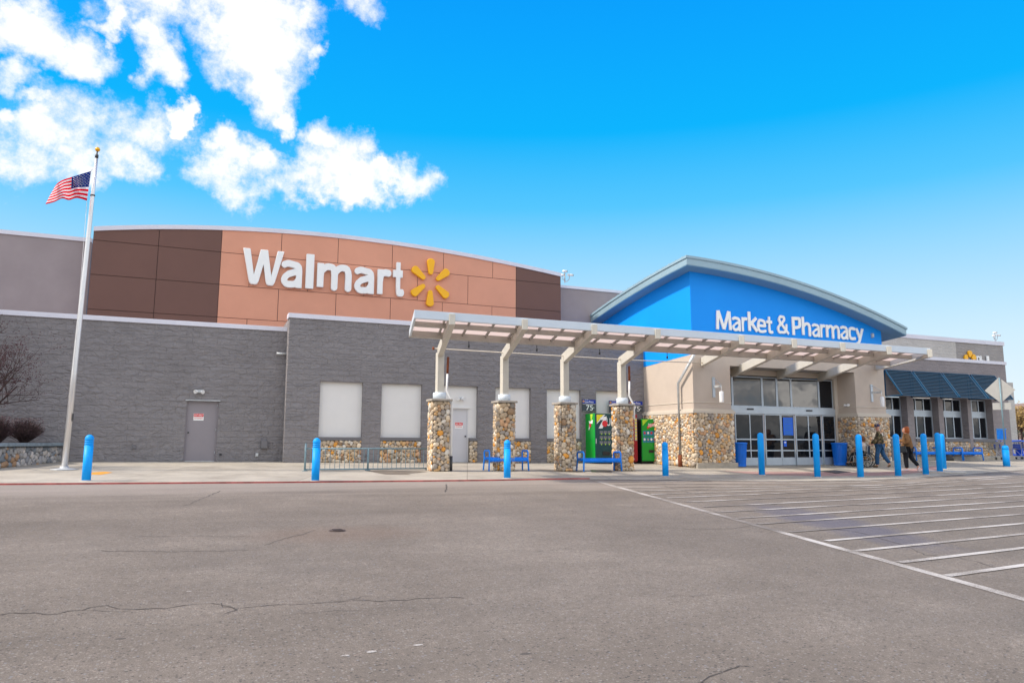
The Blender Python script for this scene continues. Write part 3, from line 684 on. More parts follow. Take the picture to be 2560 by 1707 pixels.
# white infill panels, sills and stone aprons
WD = (8.78, 9.62, 0.5, 3.0)
for i, (xa, xb, z0, z1) in enumerate(pans):
    f = MB()
    if i == 2: wall_face(f, xa, xb, 0.6, z1, YB+0.16, [WD[:2]+(0.6, WD[3])], 0.06)
    else: f.box(xa, xb, YB+0.16, YB+0.3, 1.86, z1)
    f.build('infill_panel', 'infill_white', store)
    xl = WD[1]+0.02 if i == 2 else xa
    s = MB(); s.box(xl, xb-0.004, YB-0.03, YB+0.155, 1.74, 1.86); s.build('window_sill', 'sill_grey', store, 0.008)
    st = MB(); st.box(xl, xb-.004, YB+0.02, YB+0.15, 0.5, 1.74); stones(st, (xl, YB+0.02, gz(xa, YB)+.02), (1,0,0), (0,0,1), (0,-1,0), xb-xl, 1.74-gz(xa, YB)-.03, 0.125, 100+i, bulge=0.03)
    st.build('stone_apron', ['mortar', 'river_stone'], store)
# doors
def plain_door(xa, xb, z0, z1, y, m, fm, hinge_right, notice_px=None):
    d = MB(); d.box(xa+0.05, xb-0.05, y, y+0.05, z0+0.02, z1-0.06); dr = d.build('door', m, store, 0.003)
    f = MB(); f.box(xa, xa+0.05, y-0.02, y+0.06, z0, z1-.004); f.box(xb-0.05, xb, y-0.02, y+0.06, z0, z1-.004); f.box(xa+.05, xb-.05, y-0.02, y+0.06, z1-0.06, z1-.004); f.build('door_frame', fm, dr)
    h = MB(); hx = xa+0.11 if hinge_right else xb-0.11; h.tube([(hx, y-0.02, z0+1.0), (hx, y-0.06, z0+1.0)], 0.03, 10); h.build('handle', 'dark_metal', dr)
    gx = xb-0.05 if hinge_right else xa+0.05
    for zz in (0.25, 1.05, 1.9): g = MB(); g.tube([(gx, y-0.03, z0+zz), (gx, y-0.03, z0+zz+0.1)], 0.012, 6); g.build('hinge', 'galv', dr)
    t = MB(); t.box(xa+.05, xb-.05, y-0.03, y+0.02, z0, z0+0.02); t.build('threshold', 'galv', dr)
    return dr
za = sz(0, YA)
dr = plain_door(dA[0], dA[1], za, dA[3], YA+0.12, 'door_mauve', 'door_mauve', True)
h = MB(); h.box(dA[0]-.04, dA[1]+.04, YA-0.05, YA-.002, dA[3]+.005, dA[3]+0.035); h.build('drip_cap', 'galv', dr)
def notice(parent, xc, zc, y, w_=0.33, h_=0.24):
    n = MB(); n.box(xc-w_/2, xc+w_/2, y-0.006, y, zc-h_/2, zc+h_/2); nn = n.build('notice', 'sign_white', parent)
    r = MB(); r.box(xc-w_/2+.008, xc+w_/2-.008, y-0.010, y-0.0065, zc+0.005, zc+h_/2-.008); r.build('notice_band', 'notice_red', parent)
    for txt, zz, hh, mm in (('EXIT ONLY', zc+0.035, 0.05, 'sign_white'), ('NOT AN ENTRANCE', zc-h_/2+0.05, 0.04, 'notice_red')):
        glyph(txt, xc-w_/2+.03, xc+w_/2-.03, zz, zz+hh, y-(0.0105 if mm == 'sign_white' else 0.0065), 0.003, 'lettering', mm, parent)
c = W(496.5, 1042, YA+.12); notice(dr, c[0], c[2], YA+0.118)
dr = plain_door(WD[0], WD[1], sz(9, YB), WD[3], YB+0.19, 'door_white', 'door_white', False)
h = MB(); h.box(WD[0]-.04, WD[1]+.06, YB+0.08, YB+.158, WD[3]+.01, WD[3]+0.05); h.build('drip_cap', 'infill_white', dr)
c = W(1147, 1063, YB+.19); notice(dr, c[0], c[2], YB+0.188)
# upper walls
YG = 31.0
mb = MB(); mb.box(-45, -4.3, YG, YG+0.4, 5.2, 9.28-0.15); mb.build('upper_wall', 'grey_stucco', store)
mb = MB(); mb.box(-45, -4.3, YG-0.05, YG+0.45, 9.28-.15, 9.28); mb.build('coping', 'coping', store)
mb = MB(); mb.box(15.3, 34, YG, YG+0.4, 5.2, 9.21-0.13); mb.build('upper_wall', 'grey_stucco', store)
mb = MB(); mb.box(15.3, 34, YG-0.05, YG+0.45, 9.21-.13, 9.21); mb.build('coping', 'coping', store)
# arch panel wall
YP = 30.5
AP = [W(x, y, YP) for x, y in [(235,568),(340,563),(446,562),(554,565),(700,574),(860,588),(1000,606),(1130,627),(1290,656),(1402,684)]]
AX0, AX1 = AP[0][0], AP[-1][0]
cf = np.polyfit([a[0] for a in AP], [a[2] for a in AP], 3)
def archz(x): return float(np.polyval(cf, x))
mb = MB()
n = 40; xs_ = [AX0+(AX1-AX0)*i/n for i in range(n+1)]
poly = [(AX0, 5.2), (AX1, 5.2)] + [(x, archz(x)-0.16) for x in reversed(xs_)]
mb.prism(poly, lambda u, v: (u, YP+0.03, v), lambda u, v: (u, YP+0.5, v)); mb.build('arch_backing', 'joint_dark', store)
mb = MB()
for a, b in zip(xs_[:-1], xs_[1:]):
    mb.add([(x, y, z) for x in (a, b) for (y, z) in ((YP-.05, archz(x)-.17), (YP-.05, archz(x)), (YP+.55, archz(x)), (YP+.55, archz(x)-.17))], [(0,1,5,4),(1,2,6,5),(3,0,4,7)]+([(0,1,2,3)] if a == AX0 else [])+([(4,5,6,7)] if b == AX1 else []))
mb.build('coping', 'coping', store)
XO0, XO1 = W(549, 690, YP)[0], W(1290, 720, YP)[0]
rows = [W(623, 637, YP)[2], W(623, 717, YP)[2]]; rowh = rows[0]-rows[1]
zr = [rows[1]-2*rowh, rows[1]-rowh, rows[1], rows[0], 12.0]
jt = 0.022
def panelset(name, m, x0, x1, seams):
    mbp = MB()
    for k in range(len(zr)-1):
        xs2 = [x0]+sorted(s for s in seams[k] if x0+.1 < s < x1-.1)+[x1]
        for a, b in zip(xs2[:-1], xs2[1:]):
            z0, z1 = zr[k]+jt/2, zr[k+1]-jt/2
            if k == len(zr)-2:
                q = [(a+jt/2, z0), (b-jt/2, z0)]+[(b-jt/2+(a-b+jt)*i/8, archz(b-jt/2+(a-b+jt)*i/8)-0.165) for i in range(9)]
            else: q = [(a+jt/2, z0), (b-jt/2, z0), (b-jt/2, z1), (a+jt/2, z1)]
            mbp.prism(q, lambda u, v: (u, YP, v), lambda u, v: (u, YP+0.027, v))
    return mbp.build(name, m, store)
sA = [W(x, 640, YP)[0] for x in (702.6, 845, 981, 1109, 1232)]; sB = [W(x, 700, YP)[0] for x in (623, 770, 911, 1044, 1170)]
sC = [W(x, 760, YP)[0] for x in (695, 839.5, 976, 1106, 1230)]
panelset('brown_panels', 'brown_panel', AX0, XO0, [[W(385,770,YP)[0]]]*4)
panelset('tan_panels', 'tan_panel', XO0, XO1, [sB, sC, sB, sA])
panelset('brown_panels', 'brown_panel', XO1, AX1, [[]]*4)
# ------------------------------------------------------------------ entrance vestibule
XV, YV, YD = 17.7, 23.8, 24.8
XP1, XP2, XV2 = W(1824, 900, YV)[0], W(2142, 1039, YV)[0], W(2216, 1039, YV)[0]
ZST = 2.86     # top of stone
ZLB = 4.80     # underside of lintel
ZHEAD = 4.57
YBK = 31.0
RP = [W(x, y, 23.2) for x, y in [(1716,639),(1850,662),(2000,705),(2140,757),(2265,818)]]
rc = np.polyfit([a[0] for a in RP], [a[2] for a in RP], 2)
XR0, XR1 = RP[0][0], RP[-1][0]; YR0 = 23.2
def roofz(x, y): d = y-YR0; return float(np.polyval(rc, x)) - 0.08*d - 0.0082*d*d
TH = 0.36
def roof_grid(name, m, top, bot, x0, x1, y0, y1, nx=24, ny=8):
    mb = MB(); xs2 = [x0+(x1-x0)*i/nx for i in range(nx+1)]; ys2 = [y0+(y1-y0)*i/ny for i in range(ny+1)]
    vt = [(x, y, roofz(x, y)+top) for y in ys2 for x in xs2]; vb = [(x, y, roofz(x, y)+bot) for y in ys2 for x in xs2]
    k = nx+1; N_ = len(vt); F = []
    for j in range(ny):
        for i in range(nx): F += [(j*k+i, j*k+i+1, (j+1)*k+i+1, (j+1)*k+i), (N_+j*k+i, N_+(j+1)*k+i, N_+(j+1)*k+i+1, N_+j*k+i+1)]
    for i in range(nx): F += [(i, i+1, N_+i+1, N_+i), (ny*k+i, ny*k+i+1, N_+ny*k+i+1, N_+ny*k+i)]
    for j in range(ny): F += [(j*k, (j+1)*k, N_+(j+1)*k, N_+j*k), (j*k+nx, (j+1)*k+nx, N_+(j+1)*k+nx, N_+j*k+nx)]
    mb.add(vt+vb, F); return mb.build(name, m, store)
rf = roof_grid('entrance_roof', 'roof_metal', 0.0, -0.10, XR0-0.04, XR1+0.04, YR0-0.04, YBK)
roof_grid('roof_fascia', 'roof_metal', -0.102, -TH, XR0, XR1, YR0, YBK-.01)
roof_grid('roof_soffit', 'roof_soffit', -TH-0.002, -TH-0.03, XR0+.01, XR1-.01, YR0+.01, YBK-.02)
for j in range(17):
    mb = MB()
    y = YR0+0.3+j*0.45
    for i in range(16):
        a = XR0+(XR1-XR0)*i/16; b = XR0+(XR1-XR0)*(i+1)/16
        mb.bar((a, y, roofz(a, y)+0.025), (b, y, roofz(b, y)+0.025), 0.03, 0.05)
    mb.build('roof_seam', 'roof_metal', store)
# blue body
ZBL0, ZBL1 = 5.0, 5.18      # blue/beige boundary at the back and at the corner
def blk(y): return ZBL1+(ZBL0-ZBL1)*(y-YV)/(27.0-YV)
mb = MB()
nx = 20; xs2 = [XV+(XV2-XV)*i/nx for i in range(nx+1)]
top = lambda x, y: roofz(x, y)-TH-0.02
poly = [(XV, ZBL1), (XV2, ZBL1)]+[(x, top(x, YV)) for x in reversed(xs2)]
mb.add([(u, YV, v) for u, v in poly], [tuple(range(len(poly)))])
mb.add([(XV, YV, ZBL1), (XV, YBK, blk(YBK)), (XV, YBK, top(XV, YBK))]+[(XV, YBK-(YBK-YV)*i/8, top(XV, YBK-(YBK-YV)*i/8)) for i in range(1, 9)], [tuple(range(11))])
mb.add([(XV2, YV, ZBL1), (XV2, YBK, 4.5), (XV2, YBK, top(XV2, YBK)), (XV2, YV, top(XV2, YV))], [(0, 1, 2, 3)])
mb.build('blue_gable', 'gable_blue', store)
# beige walls
mb = MB()
mb.add([(XV, YV, ZST), (XV, YB+.3, ZST), (XV, YB+.3, blk(YB)), (XV, YV, ZBL1)], [(0, 1, 2, 3)])
mb.add([(x, YV, z) for x, z in [(XV, ZST), (XP1, ZST), (XP1, ZBL1), (XV, ZBL1)]], [(0, 1, 2, 3)])
mb.add([(XP1, YV, ZST), (XP1, YD, ZST), (XP1, YD, ZBL1), (XP1, YV, ZBL1)], [(0, 1, 2, 3)])
mb.add([(x, YV, z) for x, z in [(XP1, ZLB), (XP2, ZLB), (XP2, ZBL1), (XP1, ZBL1)]], [(0, 1, 2, 3)])
mb.add([(x, YV, z) for x, z in [(XP2, ZST), (XV2, ZST), (XV2, ZBL1), (XP2, ZBL1)]], [(0, 1, 2, 3)])
mb.add([(XP2, YV, ZST), (XP2, YD, ZST), (XP2, YD, ZBL1), (XP2, YV, ZBL1)], [(0, 1, 2, 3)])
mb.add([(XV2, YV, 0.5), (XV2, YB, 0.5), (XV2, YB, ZBL1), (XV2, YV, ZBL1)], [(0, 1, 2, 3)])
mb.build('beige_wall', 'beige_wall', store)
DX0, DX1 = W(1826, 1000, YD)[0], W(2086, 1000, YD)[0]
mb = MB(); mb.box(XP1+.002, XP2-.002, YD-0.02, YD+0.12, ZHEAD, ZLB-.003); mb.box(DX1, XP2-.004, YD-.02, YD+.1, 0.6, ZHEAD-.002)
if DX0 > XP1: mb.box(XP1+.004, DX0, YD-.02, YD+.1, 0.6, ZHEAD-.002)
mb.build('door_surround', 'beige_trim', store)
mb = MB(); mb.add([(XP1, YV, ZLB), (XP2, YV, ZLB), (XP2, YD, ZLB), (XP1, YD, ZLB)], [(0, 1, 2, 3)]); mb.build('porch_ceiling', 'ceiling_grey', store)
# trim bands above the stone
mb = MB(); mb2 = MB()
for (z0, z1, pr) in ((ZST, ZST+0.11, 0.13), (ZST+0.11, ZST+0.17, 0.07), (ZST+0.42, ZST+0.455, 0.02)):
    mb.box(XV-pr, XP1+pr*.6, YV-pr, YV+.004, z0, z1-.002); mb.box(XV-pr, XV+.004, YV+.004, YB-.004, z0, z1-.002)
    mb2.box(XP2-pr*.6, XV2+pr, YV-pr, YV+.004, z0, z1-.002); mb2.box(XP2-pr*.6, XP2+.004, YV+.004, YD-.03, z0, z1-.002)
mb.build('trim_band', 'beige_trim', store); mb2.build('trim_band', 'beige_trim', store)
# stone skirts
def skirt(x0, x1, seed, left_to, inner=False):
    st = MB(); pr = 0.07; zg = 0.78
    st.box(x0-pr, x1+pr*.5, YV-pr, YV+.3, zg-.2, ZST); 
    st.box(x0-pr, x0+.2, YV+.3, left_to, zg-.2, ZST)
    H_ = ZST-zg-.12
    stones(st, (x0-pr, YV-pr, zg+.12), (1,0,0), (0,0,1), (0,-1,0), x1-x0+1.5*pr, H_, 0.13, seed, bulge=0.035)
    stones(st, (x0-pr, YV-pr, zg+.02), (0,1,0), (0,0,1), (-1,0,0), left_to-YV+pr, H_+.1, 0.125, seed+1, bulge=0.035)
    return st.build('stone_skirt', ['mortar', 'river_stone'], store)
skirt(XV, XP1, 11, YB-.01); skirt(XP2, XV2, 21, YD-.03)
mb = MB(); mb.box(XV-.02, XP1+.12, YV-.16, YV+.1, 0.6, 0.93); mb.build('plinth', 'plinth', store, 0.02); mb = MB(); mb.box(XP2-.12, XV2+.25, YV-.16, YV+.1, 0.6, 0.95); mb.build('plinth', 'plinth', store, 0.02)
# glazed entrance
z6 = lambda x: 1600+x/4.2
def dX(v): return W(z6(v), 1040, YD)[0]
ZT0 = W(z6(1300), 880+577/4.2, YD)[2]; ZT1 = ZHEAD-0.05
def leaf(name, a, b, z0, z1, y, rails, st=0.045, bot=0.0, parent=store, gm='glass_dark'):
    f = MB(); f.box(a, a+st, y, y+.05, z0, z1); f.box(b-st, b, y, y+.05, z0, z1); f.box(a+st, b-st, y+.001, y+.049, z1-st, z1); f.box(a+st, b-st, y+.001, y+.049, z0, z0+max(st, bot))
    for r_ in rails: f.box(a+st, b-st, y+.002, y+.048, r_-.028, r_+.028)
    fo = f.build(name, 'aluminium', parent)
    g = MB(); g.box(a+st*.5, b-st*.5, y+.02, y+.03, z0+max(st, bot)*.9, z1-st*.5); g.build('pane', gm, fo)
    return fo
for a, b in ((942,983),(983,1297),(1297,1452),(1452,1602),(1602,1893),(1893,2040)):
    leaf('transom_window', dX(a)+.003, dX(b)-.003, ZT0, ZT1, YD+.02, [], gm='glass_sky' if a > 950 and a < 1890 else 'glass_dark')
ZH0 = W(z6(1300), 880+648/4.2, YD)[2]
mb = MB(); mb.box(dX(945), dX(2042), YD-0.06, YD+.08, ZH0, ZT0-.003); hd = mb.build('door_header', 'aluminium', store, .008)
for v in (1148, 1766):
    s = MB(); s.box(dX(v)-.17, dX(v)+.17, YD-.10, YD-.062, (ZH0+ZT0)/2+.01, (ZH0+ZT0)/2+.07); s.build('motion_sensor', 'black', hd, .01)
zr1 = W(z6(1400), 880+916/4.2, YD)[2]; zr2 = W(z6(1400), 880+1032/4.2, YD)[2]; zk = W(z6(1400), 880+1108/4.2, YD)[2]
ZF = sz(22, YD)
for i, (a, b, off) in enumerate(((990,1152,0),(1152,1302,.06),(1302,1470,0),(1482,1622,.06),(1622,1762,0),(1766,1908,.06),(1908,2040,0))):
    leaf('sliding_door', dX(a)+.004, dX(b)-.004, ZF+.01, ZH0-.004, YD+off-.03, [zr1, zr2], bot=zk-ZF)
po = MB(); xa, xb = dX(1503), dX(1605); zb_ = W(z6(1550), 880+872/4.2, YD)[2]; zt_ = W(z6(1550), 880+686/4.2, YD)[2]
po.box(xa, xb, YD+.02, YD+.026, zb_, zt_); p1 = po.build('door_poster', 'poster_blue', store)
po = MB()
for k in range(3):
    zz = zt_-.05-(zt_-zb_)*k/3
    for j in range(4): po.box(xa+.05, xb-.05-.1*(j % 2), YD+.016, YD+.0195, zz-.03-j*.055, zz-.015-j*.055)
po.build('poster_text', 'btn_blue', p1)
po = MB(); po.box(dX(1500), dX(1530), YD+.02, YD+.026, zr1-.30, zr1-.06); po.build('door_sticker', 'poster_blue', store)
po = MB(); po.box(dX(1500)+.03, dX(1530)-.03, YD+.017, YD+.0195, zr1-.15, zr1-.10); po.build('sticker_text', 'sign_white', store)
po = MB(); xr = dX(1180); po.add([(xr, YD+.075, zk+.03), (xr+.27, YD+.075, zk+.03), (xr+.15, YD+.075, zk+.30), (xr, YD+.075, zk+.34)], [(0,1,2,3)]); po.build('floor_cone_sign', 'notice_red', store)
po = MB(); po.box(dX(945)-.0, dX(990), YD+.03, YD+.05, ZF, ZH0); po.build('side_light', 'glass_dark', store)
# ------------------------------------------------------------------ market wing on the right
XM1 = 41.8
mo = []
for a, b in ((2209,2271),(2287,2349),(2361,2422),(2431,2484)):
    mo.append((W(a, 1060, YB)[0], W(b, 1060, YB)[0], 0.5, 4.15))
mb = MB(); wall_face(mb, XV2, XM1, 0.3, 6.32-.17, YB, mo, 0.45)
mb.add([(XM1, YB, .3), (XM1+.5, 31, .3), (XM1+.5, 31, 6.15), (XM1, YB, 6.15)], [(0, 1, 2, 3)])
mb.build('block_wall', 'block_right', store)
mb = MB(); mb.box(XV2, XM1+.06, YB-.05, YB+.6, 6.15, 6.32); mb.build('coping', 'coping', store)
YM2 = 31.0
u0, u1, um = 33.0, W(2507, 856, YM2)[0], W(2388, 850, YM2)[0]; zt = W(2507, 855, YM2)[2]
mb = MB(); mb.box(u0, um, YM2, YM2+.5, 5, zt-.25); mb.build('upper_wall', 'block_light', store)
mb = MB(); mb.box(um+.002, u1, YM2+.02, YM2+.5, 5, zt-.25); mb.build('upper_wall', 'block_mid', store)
mb = MB(); mb.box(u0, u1+.06, YM2-.05, YM2+.55, zt-.25, zt); mb.build('coping', 'coping', store)
for (xa, xb, z0, z1) in mo:
    yy = YB+.40; zs_ = 1.98
    a = MB(); zt_w = 4.12
    nb = 3
    wv = W(2330, 1028, yy)[2], W(2330, 1040, yy)[2]
    f = MB(); f.box(xa, xb, yy-.02, yy+.06, zs_, zs_+.06); f.box(xa, xb, yy-.02, yy+.06, zt_w-.05, zt_w)
    for k in range(nb+1):
        xx = xa+.03+(xb-xa-.06)*k/nb; f.box(xx-.03, xx+.03, yy-.015, yy+.055, zs_+.06, zt_w-.05)
    f.box(xa+.06, xb-.06, yy-.05, yy+.05, wv[1]-.04, wv[1]+.03); f.box(xa+.06, xb-.06, yy-.05, yy+.05, wv[0]-.03, wv[0]+.04); f.box(xa+.06, xb-.06, yy-.03, yy+.05, wv[1]+.03, wv[0]-.03)
    fo = f.build('window', 'aluminium', store)
    g = MB(); g.box(xa+.03, xb-.03, yy+.02, yy+.03, zs_+.03, zt_w-.03); g.build('pane', 'glass_dark', fo)
    s = MB(); s.box(xa, xb, YB-.04, yy+.02, zs_-.16, zs_-.003); s.build('window_sill', 'sill_grey', store, .008)
    st = MB(); st.box(xa, xb, YB+.04, YB+.3, .6, zs_-.16); stones(st, (xa, YB+.04, 1.05), (1,0,0), (0,0,1), (0,-1,0), xb-xa, zs_-.17-1.05, .125, 200+int(xa), bulge=.03)
    st.build('stone_apron', ['mortar', 'river_stone'], store)
mb = MB(); mb.box(XV2+.3, XM1+.02, YB-.1, YB+.05, .5, 1.06); mb.build('plinth', 'plinth', store, .02)
# louvred awnings
aw_px = [(2211,927,2276,928),(2280,930,2349,931),(2353,933,2419,936),(2424,937,2485,940)]
words = ['above the window beside the entrance pier', 'second from the entrance pier', 'third from the entrance pier', 'farthest right, partly behind the diamond sign']
for i, (xl, yl, xr_, yr) in enumerate(aw_px):
    xa, xb = W(xl, yl, YB)[0]-.05, W(xr_, yr, YB)[0]-.10; zt_ = 5.46; yb, zb_ = YB-1.0, 4.12
    aw = empty('awning', ((xa+xb)/2, YB, zt_), 'dark blue louvred metal awning '+words[i], 'awning', 'blue louvred awnings on the right wing')
    P_ = lambda x, t: (x, YB-.08+(yb-YB+.08)*t, zt_+(zb_-zt_)*t)
    for x in (xa, xb):
        m_ = MB(); m_.bar(P_(x, 0), P_(x, 1), .05, .07); m_.bar((x, YB-.03, zt_-.02), (x, YB-.03, zb_), .04, .05); m_.bar(P_(x, 1), (x, YB-.03, zb_), .04, .05); m_.build('side_frame', 'awning_frame', aw)
    m_ = MB()
    for k in range(17):
        t = .01+.98*k/16; a = Vector(P_(xa+.03, t)); b = Vector(P_(xb-.03, t))
        m_.bar(a, b, .082, .010, up=(0, -.824, .566))
    m_.build('louvre_slats', 'awning_dark', aw); m_ = MB()
    for k in range(17):
        t = .01+.98*k/16; a = Vector(P_(xa+.03, t))+Vector((0, -.035, .0)); b = Vector(P_(xb-.03, t))+Vector((0, -.035, .0))
        m_.bar(a, b, .028, .022, up=(0, -.824, .566))
    m_.build('slat_lips', 'awning_blue', aw)
    m_ = MB(); m_.bar(P_(xa, 0), P_(xb, 0), .06, .06); m_.bar(P_(xa, 1), P_(xb, 1), .05, .06); m_.build('end_rail', 'awning_frame', aw)
# far end of the store
ps = W(2518, 960, 33)[0]; pe = W(2536, 1000, 33)[0]
mb = MB(); mb.box(ps-1.5, pe, 33, 40, .5, W(2530, 956, 33)[2]); e1 = mb.build('side_wing', 'block_light', store)
mb = MB(); mb.box(pe+.002, pe+1.0, 34.0, 40, .5, W(2540, 975, 34)[2]); mb.build('side_wing_roof_return', 'brown_roof', store)
# things fixed to the left wall
def gauge(name, px0, py0, px1, py1, Y, d, m, label, cat, group=None):
    a = W(px0, py1, Y); b = W(px1, py0, Y); mb = MB(); mb.box(a[0], b[0], Y-d, Y-.002, a[2], b[2]); 
    r = empty(name, ((a[0]+b[0])/2, Y, a[2]), label, cat, group); mb.build('housing', m, r, .01)
    c = MB(); c.box(a[0]+.02, b[0]-.02, Y-d-.012, Y-d-.001, a[2]+.02, b[2]-.02); c.build('cover_plate', m, r, .004); return r
gauge('utility_box', 651,1100,669,1121, YA, .16, 'sill_grey', 'grey metal utility box on the block wall right of the mauve door', 'utility box')
gauge('vent_cover', 329,1113,341,1122, YA, .03, 'sill_grey', 'small square grey vent cover low on the left block wall', 'vent')
gauge('outlet_box', 638,1132,646,1141, YA, .07, 'galv', 'tiny outlet box below the utility box near the inner wall corner', 'outlet box')
gauge('hose_bib', 548,1133,554,1138, YA, .08, 'dark_metal', 'tiny dark hose tap low on the wall right of the mauve door', 'tap')
gauge('wall_outlet', 912,1135,917,1142, YB, .05, 'sill_grey', 'small grey outlet between the first two white panels', 'outlet box')
mb = MB(); a = W(716, 880, YB-.0); mb.tube([(XB0-.35, YA-.12, a[2]), (XB0-.002, YA-.12, a[2])], .045, 10); o = mb.build('wall_pipe', 'galv'); tag(o, 'short grey stub pipe at the inner corner of the block walls', 'pipe')
def twin_lamp(px, py, Y, label, d=.0):
    c = W(px, py, Y); r = empty('emergency_light', (c[0], Y, c[2]), label, 'light', 'twin head emergency lights over doors')
    m_ = MB(); m_.box(c[0]-.06, c[0]+.06, Y-.05, Y-.001, c[2]-.05, c[2]+.05); m_.build('mount', 'galv', r)
    for s_ in (-1, 1):
        m_ = MB(); p0 = Vector((c[0]+s_*.05, Y-.06, c[2])); p1 = Vector((c[0]+s_*.13, Y-.16, c[2]-.03)); m_.tube([p0, p0.lerp(p1, .4), p1], [.025, .06, .07], 12); m_.build('lamp_head', 'white_plastic', r)
twin_lamp(498, 978, YA, 'twin grey emergency lamp heads above the mauve door')
twin_lamp(1149, 996, YB+.16, 'twin white emergency lamp heads above the white door')
cX = WX(2121, 1013, XP2)
c = cX; r = empty('emergency_light', (XP2, c[1], c[2]), 'small twin white lamp heads on the inner side of the right entrance pier', 'light', 'twin head emergency lights over doors')
m_ = MB(); m_.box(XP2-.05, XP2-.001, c[1]-.06, c[1]+.06, c[2]-.04, c[2]+.04); m_.build('mount', 'galv', r)
for s_ in (-1, 1):
    m_ = MB(); m_.tube([(XP2-.05, c[1]+s_*.05, c[2]), (XP2-.09, c[1]+s_*.09, c[2]), (XP2-.14, c[1]+s_*.12, c[2])], [.025, .055, .06], 12); m_.build('lamp_head', 'white_plastic', r)
# pier lanterns
def lantern(pxs, label):
    (bx, by0, by1), (ax, ay), (lx, ly0, ly1) = pxs
    a = W(bx, by0, YV); b = W(bx, by1, YV); r = empty('wall_lantern', (a[0], YV, b[2]), label, 'wall lamp', 'bracket lanterns on the entrance piers')
    m_ = MB(); m_.box(a[0]-.06, a[0]+.06, YV-.04, YV-.002, b[2], a[2]); m_.build('back_plate', 'aluminium', r)
    e = W(ax, ay, YV-.45); yE = YV-.45; zE = (a[2]+b[2])/2+.02; xE = e[0]
    m_ = MB(); m_.bar((a[0], YV-.03, zE), (xE, yE, zE), .05, .09); m_.build('arm', 'galv', r)
    m_ = MB(); m_.tube([(a[0], YV-.03, a[2]-.03), (xE, yE, zE+.06)], .012, 6); m_.build('stay_rod', 'galv', r)
    m_ = MB(); t_ = W(lx, ly0, yE)[2]; bt = W(lx, ly1, yE)[2]; m_.lathe([(.03, bt), (.085, bt+.005), (.088, bt+.02), (.088, t_-.02), (.07, t_), (.02, t_+.01)], (xE, yE, 0), 16); m_.tube([(xE, yE, t_), (xE, yE, zE)], .015, 6); m_.build('lamp_shade', 'white_plastic', r)
lantern(((1782.5,943,993),(1803,965),(1804,978,1006)), 'white cylinder lantern on a steel bracket on the left entrance pier')
lantern(((2177,961,1004),(2204,981),(2206.5,992,1017)), 'white cylinder lantern on a steel bracket on the right entrance pier')
# downspout on the left flank
xd = XV-.15
pts = [WX(1735, 887, xd), WX(1697, 958, xd), WX(1700, 1137, xd)]
yl = pts[2][1]; pts[1] = (xd, yl, pts[1][2]); 
r = empty('downspout', (xd, yl, sz(xd, yl)), 'grey metal downspout with rusty foot bending down the stone flank of the entrance', 'downspout')
m_ = MB(); m_.tube([pts[0], pts[1], (xd, yl, pts[2][2])], .055, 8); m_.build('pipe', 'galv', r)
m_ = MB(); m_.tube([(xd, yl, pts[2][2]), (xd, yl, sz(xd, yl)-.02)], .085, 8); m_.build('foot', 'rust', r)

# ------------------------------------------------------------------ wall signs
YS = YP-.02
sg = empty('store_sign', (8, YS, 8.4), 'large white raised Walmart lettering with yellow spark on the tan panels', 'sign')
q = lambda x, y: (580+x/4.2, 600+y/4.2)
for ch, x0, x1, yt, yb in (('W',105,540,110,480),('a',512,732,222,508),('l',772,855,157,516),('m',888,1250,260,540),('a',1278,1484,292,570),('r',1520,1663,314,577),('t',1683,1800,243,599)):
    A = W(*q(x0, (yt+yb)/2), YS); B_ = W(*q(x1, (yt+yb)/2), YS); T = W(*q((x0+x1)/2, yt), YS); Bo = W(*q((x0+x1)/2, yb), YS)
    if ch == 'W':
        X0, X1, Z0, Z1 = A[0], B_[0], Bo[2], T[2]; fx = lambda u: X0+(X1-X0)*u; fzz = lambda v: Z0+(Z1-Z0)*v
        poly = [(0,1),(.175,1),(.285,.28),(.42,1),(.60,1),(.705,.28),(.835,1),(1,1),(.80,.10),(.765,.02),(.73,0),(.64,0),(.60,.03),(.575,.10),(.505,.58),(.41,.10),(.375,.02),(.34,0),(.235,0),(.195,.03),(.17,.10)]
        m_ = MB(); m_.prism([(fx(u), fzz(v)) for u, v in poly], lambda u, v: (u, YS-.16, v), lambda u, v: (u, YS, v)); m_.build('letter', 'sign_white', sg, .025)
    else: stroke_glyph(ch, .245 if ch == 'a' else .275, A[0], B_[0], Bo[2], T[2], YS, .16, 'letter', 'sign_white', sg, bevel=.02)
def petal(a, b, w0, w1, Y, d, parent, n=6):
    a = Vector((a[0], a[2])); b = Vector((b[0], b[2])); dr_ = (b-a).normalized(); nn = Vector((-dr_.y, dr_.x)); poly = []
    for i in range(n+1):
        t = math.pi/2+math.pi*i/n; poly.append(a+dr_*math.cos(t)*w0+nn*math.sin(t)*w0+dr_*w0)
    for i in range(n+1):
        t = -math.pi/2+math.pi*i/n; poly.append(b+dr_*math.cos(t)*w1*.8+nn*math.sin(t)*w1-dr_*w1*.8)
    m_ = MB(); m_.prism([tuple(p) for p in poly], lambda u, v: (u, Y-d, v), lambda u, v: (u, Y, v)); m_.build('spark_ray', 'sign_yellow', parent, .02)
for (a, b) in (((2080,370),(2083,200)),((2020,415),(1890,290)),((2140,425),(2268,325)),((2018,475),(1882,578)),((2138,485),(2262,605)),((2076,530),(2070,702))):
    petal(W(*q(*a), YS), W(*q(*b), YS), .105, .175, YS, .14, sg)
YT = YV-.01
sg = empty('market_sign', (24, YT, 6.2), 'white raised Market and Pharmacy lettering on the blue gable', 'sign')
q = lambda x, y: (1760+x/5.6, 760+y/5.6)
